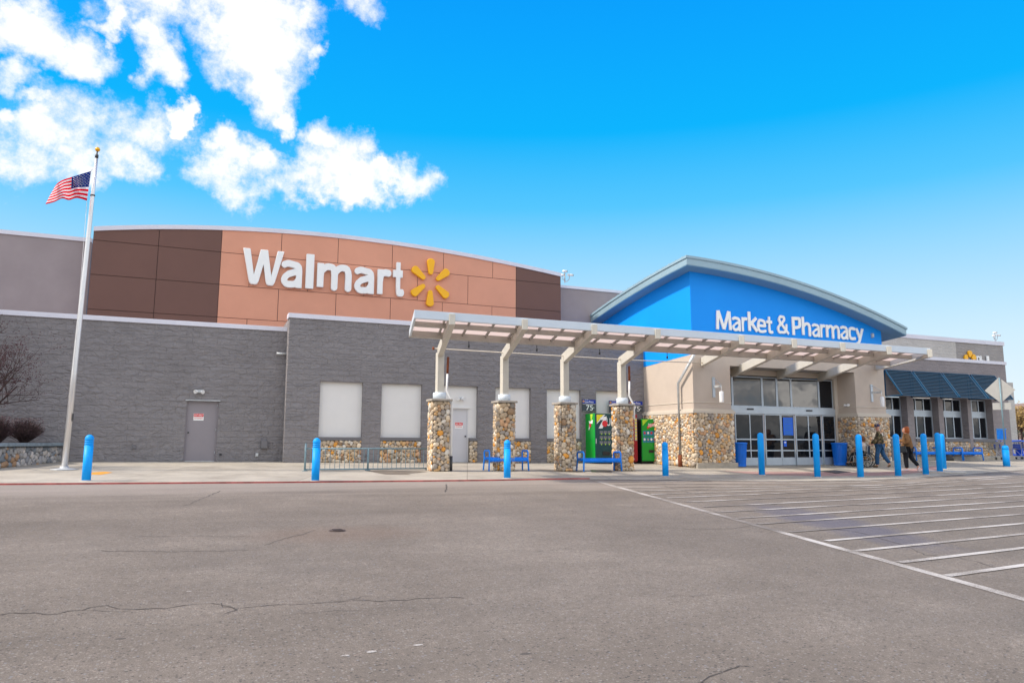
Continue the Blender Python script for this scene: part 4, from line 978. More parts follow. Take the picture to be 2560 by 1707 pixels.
for ch, x0, x1, yt, yb in (('M',160,375,92,362),('a',385,503,178,382),('r',520,600,185,385),('k',608,745,114,394),('e',735,862,210,406),('t',865,955,180,416),('&',1015,1180,162,428),('P',1225,1350,182,438),('h',1362,1485,184,452),('a',1503,1610,275,465),('r',1620,1690,285,470),('m',1700,1890,296,489),('a',1900,2005,306,500),('c',2015,2112,322,508),('y',2115,2228,340,575)):
    A = W(*q(x0, (yt+yb)/2), YT); B_ = W(*q(x1, (yt+yb)/2), YT); T = W(*q((x0+x1)/2, yt), YT); Bo = W(*q((x0+x1)/2, yb), YT)
    stroke_glyph(ch, .20 if ch in 'ae&' else .225, A[0], B_[0], Bo[2], T[2], YT, .05, 'letter', 'sign_white', sg, bevel=.006)
c = W(2179, 839, YV); mb = MB(); mb.lathe([(.05, -.09), (.06, -.07), (.06, .07), (.03, .1)], (c[0], YV-.06, c[2]), 10); mb.box(c[0]-.05, c[0]+.05, YV-.03, YV-.001, c[2]-.1, c[2]+.1); o = mb.build('gable_sensor', 'galv'); tag(o, 'small grey fixture at the right end of the blue gable', 'sensor')
# partly hidden sign behind the right parapet
sg = empty('far_sign', (W(2430, 885, YM2)[0], YM2, 6.4), 'yellow spark and white letter tops showing above the right parapet', 'sign')
q = lambda x, y: (2360+x/9.8, 800+y/9.8)
SC = (612, 1000)
for ang in (90, 30, 150, -30, 210, 270):
    a = (SC[0]+60*math.cos(R_(ang)), SC[1]-85*math.sin(R_(ang))); b = (SC[0]+150*math.cos(R_(ang)), SC[1]-250*math.sin(R_(ang)))
    petal(W(*q(*a), YM2-.02), W(*q(*b), YM2-.02), .12, .2, YM2-.02, .1, sg)
for ch, x0, x1 in (('P',770,860),('h',868,930),('l',1018,1066)):
    A = W(*q(x0, 900), YM2); B_ = W(*q(x1, 900), YM2); T = W(*q(x0, 880), YM2); glyph(ch, A[0], B_[0], T[2]-.75, T[2], YM2-.02, .08, 'letter', 'sign_white', sg, offset=.0)
# ------------------------------------------------------------------ canopy
cn = empty('entrance_canopy', (14, 22.9, gz(14, 22.9)), 'long pale steel canopy with translucent roof panels on four cobblestone pillars and slanted beams', 'canopy')
CY0, CY1, SK = 19.0, 21.2, 0.2
def cx_(x, y): return x+SK*(y-CY0)
LX, RX = W(1036, 774, CY0)[0], W(2326, 871, CY0)[0]
ZC = W(1036, 774, CY0)[2]
def cz(y): return ZC-0.02-(y-CY0)*0.105
def slab(mb, x0, x1, y0, y1, zt0, zt1, th, mi=0):
    vs = [(cx_(x0,y0),y0,zt0-th),(cx_(x1,y0),y0,zt0-th),(cx_(x1,y1),y1,zt1-th),(cx_(x0,y1),y1,zt1-th),(cx_(x0,y0),y0,zt0),(cx_(x1,y0),y0,zt0),(cx_(x1,y1),y1,zt1),(cx_(x0,y1),y1,zt1)]
    mb.add(vs, [(3,2,1,0),(4,5,6,7),(0,1,5,4),(1,2,6,5),(2,3,7,6),(3,0,4,7)], mi)
mb = MB(); slab(mb, LX, RX, CY0, CY0+.07, ZC, ZC-.01, .23); mb.build('front_fascia', 'canopy_fascia', cn, .006)
mb = MB(); slab(mb, LX, RX, CY0+.90, CY0+1.02, cz(CY0+.9)-.045, cz(CY0+1.02)-.045, .13); mb.build('purlin', 'purlin_paint', cn)
mb = MB(); slab(mb, LX, RX, CY1-.12, CY1, cz(CY1-.12)+.02, cz(CY1)+.02, .22); mb.build('back_beam', 'purlin_paint', cn)
for x in (LX, RX-.06):
    mb = MB(); slab(mb, x, x+.06, CY0+.072, CY1-.122, cz(CY0+.07)+.01, cz(CY1-.12)+.01, .2); mb.build('end_fascia', 'canopy_fascia', cn)
mb = MB(); slab(mb, LX+.062, RX-.062, CY0+.072, CY1-.122, cz(CY0+.07), cz(CY1-.12), .012); mb.build('roof_sheet', 'canopy_sheet', cn)
mb = MB(); k = 0; x = LX+.9
while x < RX-.3:
    slab(mb, x, x+.05, CY0+.072, CY0+.898, cz(CY0+.07)-.014, cz(CY0+.9)-.014, .07); slab(mb, x, x+.05, CY0+1.022, CY1-.122, cz(CY0+1.02)-.014, cz(CY1-.12)-.014, .07)
    x += .755
mb.build('roof_ribs', 'ceiling_grey', cn)
tips = [(1130,1),(1312,1),(1485.7,1),(1643.6,1),(1852,0),(1983,0),(2103,0),(2217.5,0),(2318,0)]
postx = [W(x, 931, 22.9)[0] for x in (1099.5, 1261, 1411.5, 1554)]
bases = [(postx[i], 22.9, None) for i in range(4)]+[W(1757, 905, YV-.02), W(1832, 932, YD-.02), W(1946, 938, YD-.02), W(2048, 944, YD-.02), W(2192, 916, YV-.02)]
for i, (tx, isp) in enumerate(tips):
    tipp = W(tx, 800, CY0-.06); tx_ = tipp[0]; tz = cz(CY0)-.20
    bs = bases[i]
    by = bs[1]; bx_ = bs[0]; bz = 4.62 if isp else bs[2]-.0
    m_ = MB(); ext = Vector((bx_, by, bz))-Vector((tx_, CY0-.08, tz)); ext.normalize()
    a = Vector((tx_, CY0-.08, tz+.02)); b = Vector((bx_, by, bz))+(ext*.12 if isp else Vector((0, 0, 0)))
    # tapered, plumb-cut beam
    hh0, hh1, wd = .30, .34, .17; sdv = ext.cross(Vector((0, 0, 1))).normalized()*wd/2; up = Vector((0, 0, 1))
    vs = [a-sdv-up*hh0*.5, a+sdv-up*hh0*.5, a+sdv+up*hh0*.5, a-sdv+up*hh0*.5, b-sdv-up*hh1*.5, b+sdv-up*hh1*.5, b+sdv+up*hh1*.5, b-sdv+up*hh1*.5]
    m_.add(vs, [(3,2,1,0),(4,5,6,7),(0,1,5,4),(1,2,6,5),(2,3,7,6),(3,0,4,7)]); m_.build('beam', 'canopy_paint', cn, .008)
ZCAP = 3.02
for i, x in enumerate(postx):
    zg = sz(x, 22.9); y = 22.9
    m_ = MB(); m_.box(x-.11, x+.11, y-.13, y+.13, ZCAP+.24, 4.60); pst = m_.build('post', 'canopy_paint', cn, .01)
    m_ = MB(); m_.lathe([(.19, ZCAP+.06), (.21, ZCAP+.07), (.21, ZCAP+.26), (.18, ZCAP+.27), (.12, ZCAP+.275)], (x, y, 0), 24); m_.build('uplight_drum', 'canopy_fascia', pst)
    st = MB(); hw = .262; st.box(x-hw, x+hw, y-hw, y+hw, zg-.1, ZCAP-.02)
    sd0 = 40+i*5
    stones(st, (x-hw, y-hw, zg), (1,0,0), (0,0,1), (0,-1,0), 2*hw, ZCAP-zg-.03, .125, sd0, bulge=.04); stones(st, (x-hw, y+hw, zg), (0,-1,0), (0,0,1), (-1,0,0), 2*hw, ZCAP-zg-.03, .125, sd0+1, bulge=.04)
    stones(st, (x+hw, y-hw, zg), (0,1,0), (0,0,1), (1,0,0), 2*hw, ZCAP-zg-.03, .125, sd0+2, bulge=.04)
    pl = st.build('stone_pillar', ['mortar', 'river_stone'], cn)
    m_ = MB(); m_.box(x-.35, x+.35, y-.35, y+.35, ZCAP-.02, ZCAP+.055); m_.build('pillar_cap', 'cap_stone', pl, .02)
# sprinkler line and its heads
pr0, pr1 = W(1085, 871, 22.7), W(1775, 908, 23.6)
r = empty('sprinkler_pipe', pr0, 'thin rusty ended sprinkler pipe running along the canopy posts', 'pipe')
m_ = MB(); m_.tube([pr0, (postx[3]+.3, 22.7, pr0[2]-.03), pr1], .02, 8); m_.build('pipe_run', 'beige_trim', r)
m_ = MB(); m_.tube([(pr0[0]-.05, 22.7, pr0[2]), (pr0[0], 22.7, pr0[2])], .05, 8); m_.build('end_cap', 'rust', r)
for (px, py) in ((1172,865),(1342,874),(1499,882),(1668,893)):
    c = W(px, py, 21.8); m_ = MB(); m_.tube([(c[0], 21.8, c[2]+.35), (c[0], 21.8, c[2]+.06)], .012, 6); m_.lathe([(.015, -.06), (.03, -.04), (.03, .03), (.012, .06)], (c[0], 21.8, c[2]), 8); m_.build('sprinkler_head', 'black', r)
def conduit(i, label, low):
    x = postx[i]; r = empty('conduit', (x+.4, 22.9, sz(x, 22.9)), label, 'conduit', 'white conduits on canopy posts')
    m_ = MB(); m_.tube([(x+.23, 22.75, 4.45), (x+.20, 22.7, 3.9)], .04, 8); m_.build('upper_elbow', 'rust', r)
    m_ = MB(); m_.tube([(x+.20, 22.7, 3.9), (x+.18, 22.7, ZCAP+.35), (x+.36, 22.68, ZCAP+.0), (x+.36, 22.68, ZCAP-.3), (x+.36, 22.68, 1.25 if low else ZCAP-.5)], .035, 8); m_.build('white_run', 'white_plastic', r)
    if low:
        m_ = MB(); m_.tube([(x+.36, 22.68, 1.25), (x+.36, 22.68, sz(x, 22.9))], .05, 8); m_.build('rusty_foot', 'dark_metal', r)
conduit(0, 'white conduit running down the leftmost canopy pillar to the ground', True)
conduit(3, 'short white conduit on the canopy post by the vending machines', False)

# ------------------------------------------------------------------ security cameras on the roof
def cam_mast(px, py, Y, label, flip=1):
    c = W(px, py, Y); r = empty('security_camera', c, label, 'security camera')
    m_ = MB(); m_.tube([c, (c[0], Y, c[2]+.5)], .03, 8); m_.tube([(c[0]-.02, Y, c[2]+.12), (c[0]+.1*flip, Y, c[2]+.06), (c[0]+.24*flip, Y, c[2]+.2), (c[0]+.26*flip, Y, c[2]+.36)], .02, 6); m_.tube([(c[0], Y, c[2]+.1), (c[0]-.14*flip, Y, c[2]+.2), (c[0]-.15*flip, Y, c[2]+.34)], .02, 6); m_.build('mast', 'galv', r)
    for (dx_, dz_, l) in ((-.02, .56, .2), (.28*flip, .40, .26), (-.15*flip, .36, .14)):
        m_ = MB(); a = (c[0]+dx_-l/2, Y, c[2]+dz_+.01); b = (c[0]+dx_+l/2, Y-.08, c[2]+dz_); m_.tube([a, b], .055, 12); h_ = m_.build('camera_housing', 'white_plastic', r)
        m_ = MB(); m_.tube([b, (b[0]+.02, b[1]-.006, b[2])], .045, 12); m_.build('lens', 'black', h_)
cam_mast(1412, 707, YG+.1, 'cluster of white cameras on a mast where the brown arch ends')
cam_mast(2488, 853, YM2+.1, 'white camera mast on the far right parapet corner')

# ------------------------------------------------------------------ vending machines and price signs
YM = 26.45
def shellbox(name, x0, x1, y0, y1, z0, z1, m, label, side_m=None):
    r = empty(name, ((x0+x1)/2, (y0+y1)/2, z0), label, 'vending machine')
    m_ = MB(); m_.box(x0, x1, y0+.06, y1, z0+.06, z1); m_.build('cabinet', side_m or m, r, .01)
    m_ = MB(); m_.box(x0+.04, x1-.04, y0+.1, y1-.05, z0, z0+.058); m_.build('base', 'black', r)
    m_ = MB(); m_.box(x0+.005, x1-.005, y0, y0+.058, z0+.1, z1-.005); fr = m_.build('front_door', m, r, .012)
    return r, fr
vx0, vx1 = W(1489, 1100, YM)[0], W(1489, 1100, YM)[0]+1.0
zg = sz(15, 26.5); vt = W(1500, 1033, YM)[2]
r, fr = shellbox('vending_machine', vx0, vx1, YM, YM+.85, zg, vt, 'vend_teal', 'green sided soda machine with dark teal front and 7up logo, partly behind the right pillar', 'vend_green')
zs = lambda x, y: (1440+x/7.13, 980+y/7.13)
def F(x, y, Y=YM): p_ = W(*zs(x, y), Y); return (p_[0], p_[2])
def plate(name, pts, m, parent, Y=YM, off=.004, th=.003):
    m_ = MB(); P2 = [F(*p_) for p_ in pts]; m_.prism(P2, lambda u, v: (u, Y-off-th, v), lambda u, v: (u, Y-off, v)); return m_.build(name, m, parent)
plate('corner_flash', [(365,400),(490,400),(370,545)], 'yellow', r); plate('flash_edge', [(490,402),(520,402),(372,565),(370,550)], 'sign_white', r, off=.006)
plate('logo_seven', [(430,450),(545,430),(540,480),(470,645),(400,645),(480,490),(440,495)], 'sign_white', r, off=.008)
cc = F(510, 560); m_ = MB(); m_.tube([(cc[0], YM-.02, cc[1]), (cc[0], YM-.003, cc[1])], .125, 20, smooth=False); m_.build('logo_dot', 'logo_red', r)
a = F(545, 590); b = F(620, 490); glyph('UP', a[0], a[0]+.34, a[1]-.02, b[1]+.06, YM-.004, .006, 'logo_word', 'sign_white', r, offset=.006)
m_ = MB()
for j, yy in enumerate((715, 808, 898)):
    for i_, xx in enumerate((450, 520, 590)):
        c = F(xx, yy); m_.box(c[0]-.075, c[0]+.075, YM-.008, YM-.002, c[1]-.06, c[1]+.06)
m_.build('label_window', 'bin_grey', r)
m_ = MB()
for j, yy in enumerate((745, 838, 930)):
    for i_, xx in enumerate((455, 525, 592)):
        c = F(xx, yy); m_.box(c[0]-.02, c[0]+.02, YM-.012, YM-.002, c[1]-.025, c[1]+.025)
m_.build('price_label', 'lime', r)
a, b = F(475, 1125), F(600, 1055); m_ = MB(); m_.box(a[0], b[0], YM-.02, YM-.002, a[1], b[1]); m_.build('dispense_slot', 'black', r, .01)
# green side graphics (left flank)
xs_ = vx0
def S(x, y): p_ = WX(*zs(x, y), xs_); return (p_[1], p_[2])
def splate(name, pts, m, off):
    m_ = MB(); P2 = [S(*p_) for p_ in pts]; m_.prism(P2, lambda u, v: (xs_-off-.003, u, v), lambda u, v: (xs_-off, u, v)); m_.build(name, m, r)
splate('side_flash', [(250,392),(300,392),(285,480),(270,520)], 'lime', .003); splate('side_logo', [(228,510),(262,520),(300,490),(296,560),(262,560),(240,670),(226,680),(240,560)], 'sign_white', .005)
splate('side_dot', [(238,560),(268,560),(275,600),(262,632),(244,625)], 'logo_red', .008)
m_ = MB(); a = F(338, 915); b = F(338, 825); m_.box(vx0+.01, vx0+.03, YM-.03, YM-.002, a[1], b[1]); m_.build('door_handle', 'galv', r)
# red machine, mostly behind the pillar
v2 = W(1550, 1100, YM)[0]+.06, W(1594, 1100, YM)[0]
r, fr = shellbox('vending_machine', v2[0], v2[1], YM, YM+.8, zg, W(1590, 1036, YM)[2], 'vend_red', 'dark red soda machine between the two green ones, mostly hidden by the pillar')
m_ = MB(); m_.box(v2[1]-.14, v2[1]-.03, YM-.012, YM-.002, zg+.95, W(1590, 1045, YM)[2]); m_.build('selection_strip', 'sign_back', r)
m_ = MB()
for k_ in range(7): m_.box(v2[1]-.12, v2[1]-.05, YM-.02, YM-.0125, zg+1.0+k_*.13, zg+1.06+k_*.13)
m_.build('button', 'yellow', r)
# green machine
v3 = W(1605, 1100, YM-.02)[0], W(1648, 1100, YM-.02)[0]; Y3 = YM-.02
r, fr = shellbox('vending_machine', v3[0], v3[1], Y3, Y3+.8, zg, W(1620, 1047, Y3)[2], 'vend_green', 'bright green soda machine with red logo beside the stone entrance wall', 'black')
F3 = lambda x, y: F(x, y, Y3)
plate('corner_flash', [(1178,492),(1280,488),(1182,600)], 'lime', r, Y=Y3)
plate('logo_shard', [(1260,620),(1300,575),(1410,535),(1390,590),(1330,620),(1265,655)], 'logo_red', r, Y=Y3)
a, b = F3(1285, 620), F3(1385, 560); glyph('DEW', a[0], b[0], a[1], b[1], Y3-.008, .004, 'logo_word', 'sign_white', r, offset=.01)
for nm, y0, mm in (('button_plate', 0, 'btn_blue'),):
    for yy in (735, 850):
        for xx in (1222, 1283, 1342, 1398):
            c = F3(xx, yy); m_ = MB(); m_.box(c[0]-.075, c[0]+.075, Y3-.010, Y3-.002, c[1]-.11, c[1]+.11); bp = m_.build('button_plate', 'btn_blue', r, .01)
            m_ = MB(); m_.ball((c[0], Y3-.012, c[1]+.02), .05, 8, sc=(1, .2, 1)); m_.build('button', ['sign_back', 'logo_red', 'sign_white'][(xx+yy) % 3], bp)
a, b = F3(1298, 1080), F3(1385, 1028); m_ = MB(); m_.box(a[0], b[0], Y3-.02, Y3-.002, a[1], b[1]); m_.build('dispense_slot', 'black', r, .01)
c = F3(1448, 1080); m_ = MB(); m_.tube([(c[0], Y3-.03, c[1]), (c[0], Y3-.003, c[1])], .05, 10, smooth=False); m_.build('lock', 'black', r)
c = F3(1460, 765); m_ = MB(); m_.box(c[0]-.09, c[0]+.09, Y3-.03, Y3-.002, c[1]-.08, c[1]+.08); m_.build('coin_panel', 'black', r)
m_ = MB(); m_.ball((c[0]+.02, Y3-.035, c[1]), .045, 8, sc=(1, .4, 1)); m_.build('coin_bezel', 'yellow', r)
# price signs
for k_, (xa, xb, y0, y1, lab) in enumerate(((1455.5,1489,999,1028,'blue and black 75 cent price board left of the white panel by the soda machines'),(1523,1557,1002,1031,'blue and black 75 cent price board half hidden behind the right canopy pillar'),(1573,1606,1003,1030,'blue and black 75 cent price board just right of the right canopy pillar'))):
    a, b = W(xa, y1, YB-.03), W(xb, y0, YB-.03); r = empty('price_sign', (a[0], YB, a[2]), lab, 'sign', 'soda price boards')
    H_ = b[2]-a[2]; wd = b[0]-a[0]; zm = a[2]+H_*.66
    m_ = MB(); m_.box(a[0], b[0], YB-.04, YB-.002, a[2], b[2]); m_.build('board', 'sign_slate', r, .004)
    m_ = MB(); m_.box(a[0]+.01, b[0]-.01, YB-.046, YB-.041, zm, b[2]-.01); m_.build('header_band', 'sign_blue', r)
    m_ = MB(); m_.box(a[0]+.01, b[0]-.01, YB-.046, YB-.041, zm-.035, zm-.01); m_.box(a[0]+.012, b[0]-.012, YB-.046, YB-.041, a[2]+.01, a[2]+.02); m_.build('divider', 'sign_back', r)
    glyph('Low Price', a[0]+wd*.2, b[0]-wd*.18, zm+.03, zm+.12, YB-.047, .003, 'header_text', 'sign_white', r, offset=.006)
    glyph('Every Day', a[0]+wd*.2, a[0]+wd*.45, zm+.14, zm+.18, YB-.047, .003, 'header_text', 'sign_white', r, offset=.006)
    m_ = MB(); c = (a[0]+wd*.09, zm+.09)
    for q_ in range(6):
        t = R_(60*q_+30); m_.bar((c[0]+.015*math.cos(t), YB-.05, c[1]+.015*math.sin(t)), (c[0]+.05*math.cos(t), YB-.05, c[1]+.05*math.sin(t)), .02, .006, up=(0, 1, 0))
    m_.build('spark_mark', 'sign_yellow', r)
    glyph('75', a[0]+wd*.28, a[0]+wd*.78, a[2]+.05, zm-.06, YB-.042, .006, 'price_digits', 'sign_white', r, offset=.008)
    glyph('c', a[0]+wd*.81, a[0]+wd*.89, a[2]+.13, a[2]+.19, YB-.042, .006, 'cent_mark', 'sign_white', r, offset=.006)

# ------------------------------------------------------------------ bollards
def bollard(ringed, hgt, rad):
    r = bpy.data.objects.new('bollard', None); COL.objects.link(r); r.empty_display_size = .2
    m_ = MB()
    if ringed:
        n0 = hgt-.26; prof = [(rad, -.05), (rad, n0)]
        for k_ in range(3): prof += [(rad, n0+k_*.05), (rad-.012, n0+.008+k_*.05), (rad-.012, n0+.02+k_*.05), (rad, n0+.028+k_*.05)]
        prof += [(rad, n0+.15)]
    else: prof = [(rad, -.05), (rad, hgt-.09)]
    z0 = prof[-1][1]; hh = hgt-z0
    prof += [(rad*math.cos(R_(t)), z0+hh*math.sin(R_(t))) for t in (18, 36, 54, 70, 84)]
    m_.lathe(prof, (0, 0, 0), 28); local(m_.build('sleeve', 'bollard_blue'), r)
    m_ = MB(); m_.lathe([(rad+.035, -.02), (rad+.035, .006), (rad+.003, .014)], (0, 0, 0), 24); local(m_.build('footing_ring', 'concrete'), r)
    return r
specR = [((215,1205),(219,1092),'blue ringed bollard beside the flagpole, far left of the kerb'),((788,1205),(790,1101),'blue ringed bollard standing in front of the left end of the railing'),((1268,1198),(1269,1103),'blue ringed bollard standing in front of the left bench'),((1664,1191),(1661,1106),'blue ringed bollard right of the green soda machine, before the stone flank')]
pb = None
for (bx, by), (tx, ty), lab in specR:
    p_ = G(bx, by); z = sz(p_[0], p_[1])
    if pb is None: pb = bollard(True, 1.10, .100); o = pb
    else: o = copy_tree(pb)
    o.location = (p_[0], p_[1], z); tag(o, lab, 'bollard', 'blue bollards along the kerb')
specT = [((1905,1188),(1899,1081),'tall smooth blue bollard in front of the left sliding door, left end of the arc'),((2044,1193),(2038,1083),'tall smooth blue bollard in front of the right sliding doors'),((2152,1194),(2146,1085),'tall smooth blue bollard hiding the person in the wheelchair'),((2246,1191),(2240,1084),'tall smooth blue bollard in front of the grey bin, between the man and the woman'),((2315,1187),(2306,1083),'tall smooth blue bollard just behind the brown coated woman'),((2350,1181),(2340,1081),'tall smooth blue bollard, front one of the close pair right of the woman'),((2360,1173),(2353,1084),'tall smooth blue bollard, rear one of the close pair right of the woman')]
pb2 = None
for (bx, by), (tx, ty), lab in specT:
    p_ = G(bx, by); z = sz(p_[0], p_[1])
    if pb2 is None: pb2 = bollard(False, 1.32, .105); o = pb2
    else: o = copy_tree(pb2)
    o.location = (p_[0], p_[1], z); o.rotation_euler.z = random.uniform(0, 3)
    d = ray(tx, ty); t = math.hypot(p_[0], p_[1])/math.hypot(d[0], d[1]); h_ = CAMZ+d[2]*t-z; o.scale = (1, 1, h_/1.32)
    tag(o, lab, 'bollard', 'blue bollards along the kerb')
p_ = G(2353, 1182); mb = MB(); mb.lathe([(.85, -.02), (.85, .03), (.82, .05)], (p_[0]+.45, p_[1]+.35, sz(*p_[:2])), 24); 
tag(mb.build('island', 'concrete'), None, None, kind='structure')

# ------------------------------------------------------------------ flagpole and flag
p0 = G(160, 1177); YF = p0[1]; t0 = W(243, 380, YF); z0 = sz(p0[0], p0[1])
fp = empty('flagpole', (p0[0], p0[1], z0), 'tall tapering silver flagpole with a gold ball at its top', 'flagpole')
def PL(t): return Vector((p0[0]+(t0[0]-p0[0])*t, YF, z0+(t0[2]-z0)*t))
m_ = MB(); m_.tube([PL(0), PL(.3), PL(.6), PL(.85), PL(.985)], [.082, .076, .066, .054, .04], 20); m_.build('pole', 'pole_metal', fp)
m_ = MB(); m_.lathe([(.36, 0), (.34, .02), (.16, .045), (.12, .05), (.11, .10)], tuple(PL(0)), 24); m_.build('base_flange', 'galv', fp)
m_ = MB(); m_.tube([PL(.985), PL(1.0)], .02, 8); m_.lathe([(.045, -.06), (.05, 0), (.045, .05)], tuple(PL(.985)), 12); m_.build('truck', 'dark_metal', fp)
m_ = MB(); c = W(244, 374, YF); m_.ball(c, .07, 16); m_.build('ball_finial', 'gold', fp)
hA, hB = W(229, 420, YF-.1), W(203, 1060, YF-.05)
m_ = MB(); m_.tube([W(234, 418, YF-.08), W(228, 428, YF-.08)], .008, 5); m_.tube([W(217, 505, YF-.08), W(213, 560, YF-.08), W(196, 780, YF-.08), W(172, 1060, YF-.08)], .006, 5); m_.build('halyard', 'white_plastic', fp)
m_ = MB(); c = PL(.155); m_.bar(c+Vector((.09, -.05, -.1)), c+Vector((.09, -.05, .12)), .03, .03); m_.build('cleat', 'dark_metal', fp)
m_ = MB(); c = PL(.855); m_.lathe([(.065, -.02), (.068, 0), (.065, .02)], tuple(c), 16); m_.build('collar', 'dark_metal', fp)
def ev(L_, s_):
    k_ = s_*(len(L_)-1); i_ = min(int(k_), len(L_)-2); f_ = k_-i_
    P = [L_[max(i_-1, 0)], L_[i_], L_[i_+1], L_[min(i_+2, len(L_)-1)]]
    return tuple(.5*((2*P[1][j])+(-P[0][j]+P[2][j])*f_+(2*P[0][j]-5*P[1][j]+4*P[2][j]-P[3][j])*f_*f_+(-P[0][j]+3*P[1][j]-3*P[2][j]+P[3][j])*f_**3) for j in (0, 1))
topL = [(227.5,428),(209,433.5),(190,439.5),(176,444),(160,449),(147,456),(138,466)]
botL = [(217,502),(202,497),(189,495.5),(172,500.5),(155,496.5),(136,505),(114,511)]
fl = MB(); NU, NV = 48, 26
def fpt(s_, v_):
    a = ev(topL, s_); b = ev(botL, s_); px_ = a[0]+(b[0]-a[0])*v_; py_ = a[1]+(b[1]-a[1])*v_+1.6*math.sin(s_*9+v_*2)*s_*(1-v_)*v_*4
    return W(px_, py_, YF-.08-.28*math.sin(s_*9.5+v_*1.2)*min(1, s_*3)-.5*s_)
for j in range(NV+1):
    for i in range(NU+1): fl.v.append(fpt(i/NU, j/NV))
for j in range(NV):
    for i in range(NU):
        fl.f.append((j*(NU+1)+i, j*(NU+1)+i+1, (j+1)*(NU+1)+i+1, (j+1)*(NU+1)+i)); fl.sm.append(True)
        fl.mi.append(2 if (i < NU*.44 and j < 14) else (0 if (j//2) % 2 == 0 else 1))
for rr in range(9):
    for c_ in range(6 if rr % 2 == 0 else 5):
        u = (.036+c_*.072+(0 if rr % 2 == 0 else .036))*1.0; v_ = (rr+.9)/10.2*.538
        c = Vector(fpt(u, v_)); du = (Vector(fpt(u+.01, v_))-c).normalized(); dv = (Vector(fpt(u, v_+.01))-c).normalized(); nn = du.cross(dv).normalized()
        for sgn in (-1, 1):
            pts = []
            for q_ in range(10):
                rad = .024 if q_ % 2 == 0 else .010; t = math.pi*q_/5
                pts.append(c+nn*.008*sgn+du*rad*math.sin(t)-dv*rad*math.cos(t))
            o_ = len(fl.v); fl.v += [tuple(p) for p in pts]; fl.f.append(tuple(range(o_, o_+10))); fl.mi.append(1); fl.sm.append(False)
o = fl.build('flag', ['flag_red', 'flag_white', 'flag_blue']); tag(o, 'red white and blue star spangled flag flying left from the silver pole', 'flag')
o.modifiers.new('Solidify', 'SOLIDIFY').thickness = .003

# ------------------------------------------------------------------ railing
ra, rb = G(763, 1181), G(1071, 1176); yR = (ra[1]+rb[1])/2-.1; xa, xb = W(763, 1150, yR)[0], W(1070, 1150, yR)[0]
rl = empty('railing', ((xa+xb)/2, yR, sz(xa, yR)), 'low teal grey pipe railing with thin balusters left of the first stone pillar', 'railing')
zt_, zb_ = W(900, 1121, yR)[2], W(900, 1172, yR)[2]
zg = sz(xa, yR)
m_ = MB(); m_.tube([(xa, yR, zt_), (xb, yR, zt_)], .024, 8); m_.build('top_rail', 'rail_teal', rl)
m_ = MB(); m_.tube([(xa, yR, zb_), (xb, yR, zb_)], .022, 8); m_.build('bottom_rail', 'rail_teal', rl)
xm = W(920, 1150, yR)[0]
for x, h_ in ((xa, zt_+.16), (xm, zt_), (xb, zt_+.10)):
    m_ = MB(); m_.tube([(x, yR, zg-.02), (x, yR, h_)], .03, 8); m_.lathe([(.09, .0), (.09, .015), (.05, .02)], (x, yR, zg), 10); m_.build('post', 'rail_teal', rl)
nb = 26
for k_ in range(1, nb):
    x = xa+(xb-xa)*k_/nb
    if abs(x-xm) < .05: continue
    m_ = MB(); m_.tube([(x, yR, zb_), (x, yR, zt_)], .0095, 6, caps=False); m_.build('baluster', 'rail_teal', rl)

# ------------------------------------------------------------------ benches (local frame: length along x, front towards -y)
def bench(Lh=.92):
    r = bpy.data.objects.new('bench', None); COL.objects.link(r); r.empty_display_size = .2
    for s_ in (-1, 1):
        x = s_*Lh; m_ = MB()
        m_.tube([(x+s_*.03, -.27, 0), (x, -.24, .42), (x, -.25, .60), (x, -.20, .66), (x, .18, .66), (x, .24, .60), (x, .22, .42), (x+s_*.03, .26, 0)], .034, 8); m_.tube([(x, -.24, .40), (x, .22, .40)], .02, 6)
        local(m_.build('end_frame', 'bench_blue'), r)
    m_ = MB(); n = 30
    for k_ in range(n):
        x = -Lh+.05+(2*Lh-.1)*k_/(n-1); m_.tube([(x, -.265, .30), (x, -.262, .40), (x, -.225, .435), (x, -.1, .425), (x, .1, .42), (x, .22, .43)], .019, 6)
    local(m_.build('seat_slats', 'bench_blue'), r)
    m_ = MB(); 
    for y, z in ((-.245, .375), (.21, .40)): m_.bar((-Lh, y, z), (Lh, y, z), .03, .10)
    local(m_.build('seat_rail', 'bench_blue'), r)
    return r
BN = [(G(1273, 1180), 0, 'blue slatted metal bench without back in front of the second stone pillar', .68), (G(1508, 1179), 0, 'blue slatted metal bench without back before the rightmost stone pillar', .72)]
b0 = None
for p_, rz, lab, sc in BN:
    o = bench() if b0 is None else copy_tree(b0)
    if b0 is None: b0 = o
    o.location = (p_[0], p_[1]+.28, sz(p_[0], p_[1])); o.scale = (sc*1.1, 1.0, 1.0); tag(o, lab, 'bench', 'blue metal benches')
for (px, lab) in ((2319, 'blue bench along the right wing nearest the pair of bollards'), (2383, 'blue bench along the right wing, middle one between the windows'), (2432, 'blue bench along the right wing beside the shopping carts')):
    p_ = G(px, 1151); o = copy_tree(b0); o.location = (p_[0]-.2, p_[1]+.1, sz(p_[0], p_[1])); o.scale = (.85, 1, 1); tag(o, lab, 'bench', 'blue metal benches')

